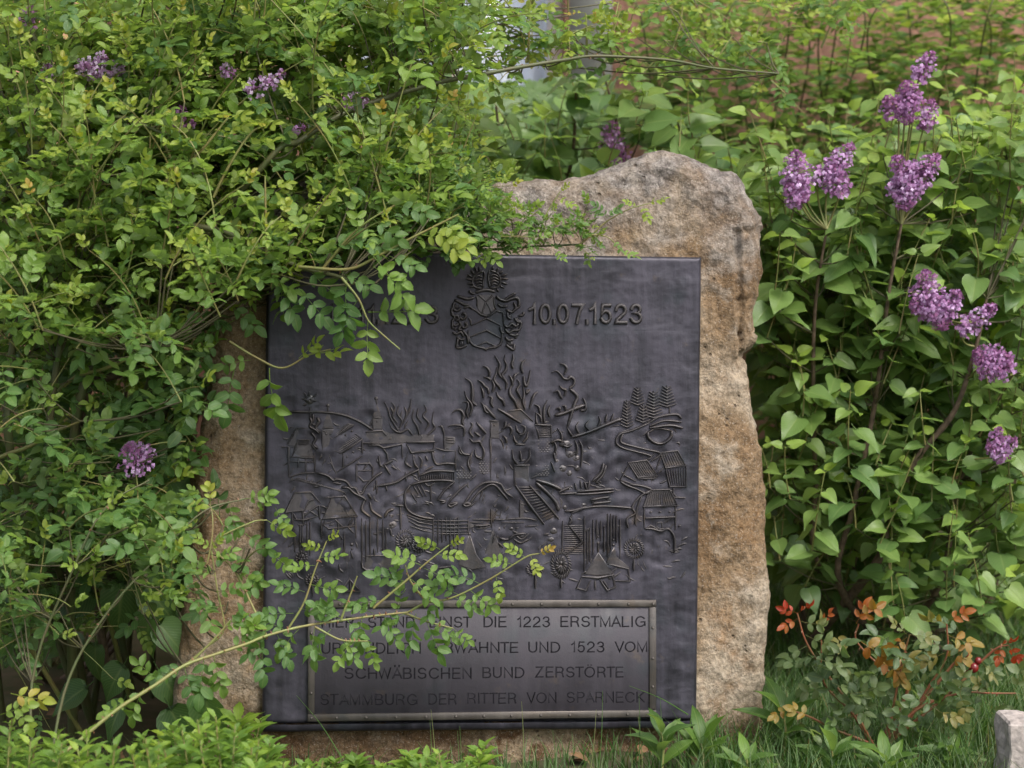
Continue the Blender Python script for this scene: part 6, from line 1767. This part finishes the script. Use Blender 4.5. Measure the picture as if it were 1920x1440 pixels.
# ------------------------------------------------------------------ grey block at the right edge
bx0 = P(1886, 1380, -0.30).x; bz1 = P(1900, 1352, -0.3).z
me = None
import bmesh
bmb = bmesh.new(); bmesh.ops.create_cube(bmb, size=1.0)
bmesh.ops.subdivide_edges(bmb, edges=bmb.edges[:], cuts=18, use_grid_fill=True)
for v in bmb.verts:
    v.co = Vector((v.co.x * 0.26, v.co.y * 0.09, v.co.z * (bz1 + 0.04)))
    d = v.co.normalized()
    v.co += d * (noise.noise(v.co * 18) * 0.010 + noise.noise(v.co * 50) * 0.005)
me = bpy.data.meshes.new('stone_block'); bmb.to_mesh(me); bmb.free()
me.materials.append(simple('granite_block', (0.42, 0.37, 0.34), 0.9, 0.2, (0.20, 0.18, 0.17), 70, 0.9))
blk = link('stone_block', me); blk.location = (bx0 + 0.13, -0.27, (bz1 - 0.04) / 2)
tag(blk, 'rough grey granite block in the grass at the bottom right corner', 'stone block')
bv = blk.modifiers.new('bevel', 'BEVEL'); bv.width = 0.006; bv.limit_method = 'ANGLE'

# ------------------------------------------------------------------ turn the plants into objects
# coarse visibility: nearest leaf per 14 px cell
for pl_ in PLANTS:
    keep = []
    for it in pl_.L:
        if True:
            x, y, z = proj(it[2] @ Vector((0, 0.5, 0)))
            if it[0] in ('lilac', 'shrub') and any(z < f_[2] + 0.03 and (x - f_[0]) ** 2 + (y - f_[1]) ** 2 < (f_[3] * 1.0 + 10) ** 2 for f_ in FLOWERS) and random.random() < 0.80: continue
            if any(z < f_[2] + 0.02 and (x - f_[0]) ** 2 + (y - f_[1]) ** 2 < (f_[3] + 12) ** 2 and random.random() < f_[4] for f_ in KEEP): continue
        keep.append(it)
    pl_.L = keep
allc = []; own = []
for pi_, pl_ in enumerate(PLANTS):
    if not pl_.L: continue
    for li, (kind, k, m_) in enumerate(pl_.L):
        c = m_ @ Vector((0, 0.45, 0)); allc.append((c.x, c.y, c.z)); own.append((pi_, li))
pr = projn(np.array(allc))
cell = {}
for k in range(len(pr)):
    x, y, z = pr[k]
    if not (-20 < x < 1940 and -20 < y < 1460): continue
    key = (int(x // 14), int(y // 14))
    if key not in cell or z < cell[key]: cell[key] = z
vis = [dict() for _ in PLANTS]
for k in range(len(pr)):
    x, y, z = pr[k]; pi_, li = own[k]
    size = PLANTS[pi_].L[li][2].to_scale()[0]
    score = size / z * 1000
    if not (-20 < x < 1940 and -20 < y < 1460): score *= 0.001
    else:
        if z > cell[(int(x // 14), int(y // 14))] + 0.04: score *= 0.3
        if z > 4.15 and in_poly(x, y, STONE_POLY): score *= 0.02
    vis[pi_][li] = score
for pi_, pl_ in enumerate(PLANTS):
    off = pl_.base
    if pl_.twig.V:
        o = link('twigs' if len(pl_.twig.V) > 3 else 'stem', pl_.twig.mesh('twigs', M['shoot'], off), pl_.e)
        if len(pl_.twig.V) > 3: o['kind'] = 'stuff'
    if pl_.conn.V:
        o = link('branchlets', pl_.conn.mesh('branchlets', M['twig'], off), pl_.e); o['kind'] = 'stuff'
    if hasattr(pl_, 'twig_th'):
        o = link('thorns', pl_.twig_th.mesh('thorns', M['thorn'], off), pl_.e); o['kind'] = 'stuff'
    order = sorted(range(len(pl_.L)), key=lambda i_: -vis[pi_][i_])
    Tm = Matrix.Translation(-off)
    for i_ in order[:pl_.nleaf]:
        kind, k, m_ = pl_.L[i_]
        link('leaf', SETS[kind][k][3], pl_.e, Tm @ m_)
    rest = order[pl_.nleaf:]
    if rest:
        by = {}
        for i_ in rest:
            kind, k, m_ = pl_.L[i_]; by.setdefault((kind, k), []).append(np.array(m_))
        Vs = []; Ts = []; As = []; n0 = 0; mats = []
        for (kind, k), ms_ in by.items():
            V, T, A, _ = SETS[kind][k]
            Ms = np.array(ms_)
            W_ = np.einsum('nij,vj->nvi', Ms[:, :3, :3], V) + Ms[:, None, :3, 3]
            c_ = len(ms_)
            Vs.append(W_.reshape(-1, 3)); As.append(np.tile(A, (c_, 1)))
            Ts.append((T[None] + (np.arange(c_) * len(V))[:, None, None]).reshape(-1, 3) + n0); n0 += c_ * len(V)
        mat_ = SETS[pl_.L[rest[0]][0]][0][3].materials[0]
        o = link('foliage', np_mesh('foliage', np.vstack(Vs) - np.array(off), np.vstack(Ts), mat_, np.vstack(As)), pl_.e)
        o['kind'] = 'stuff'
print('leaves', len(pr), 'objects', len(bpy.data.objects))
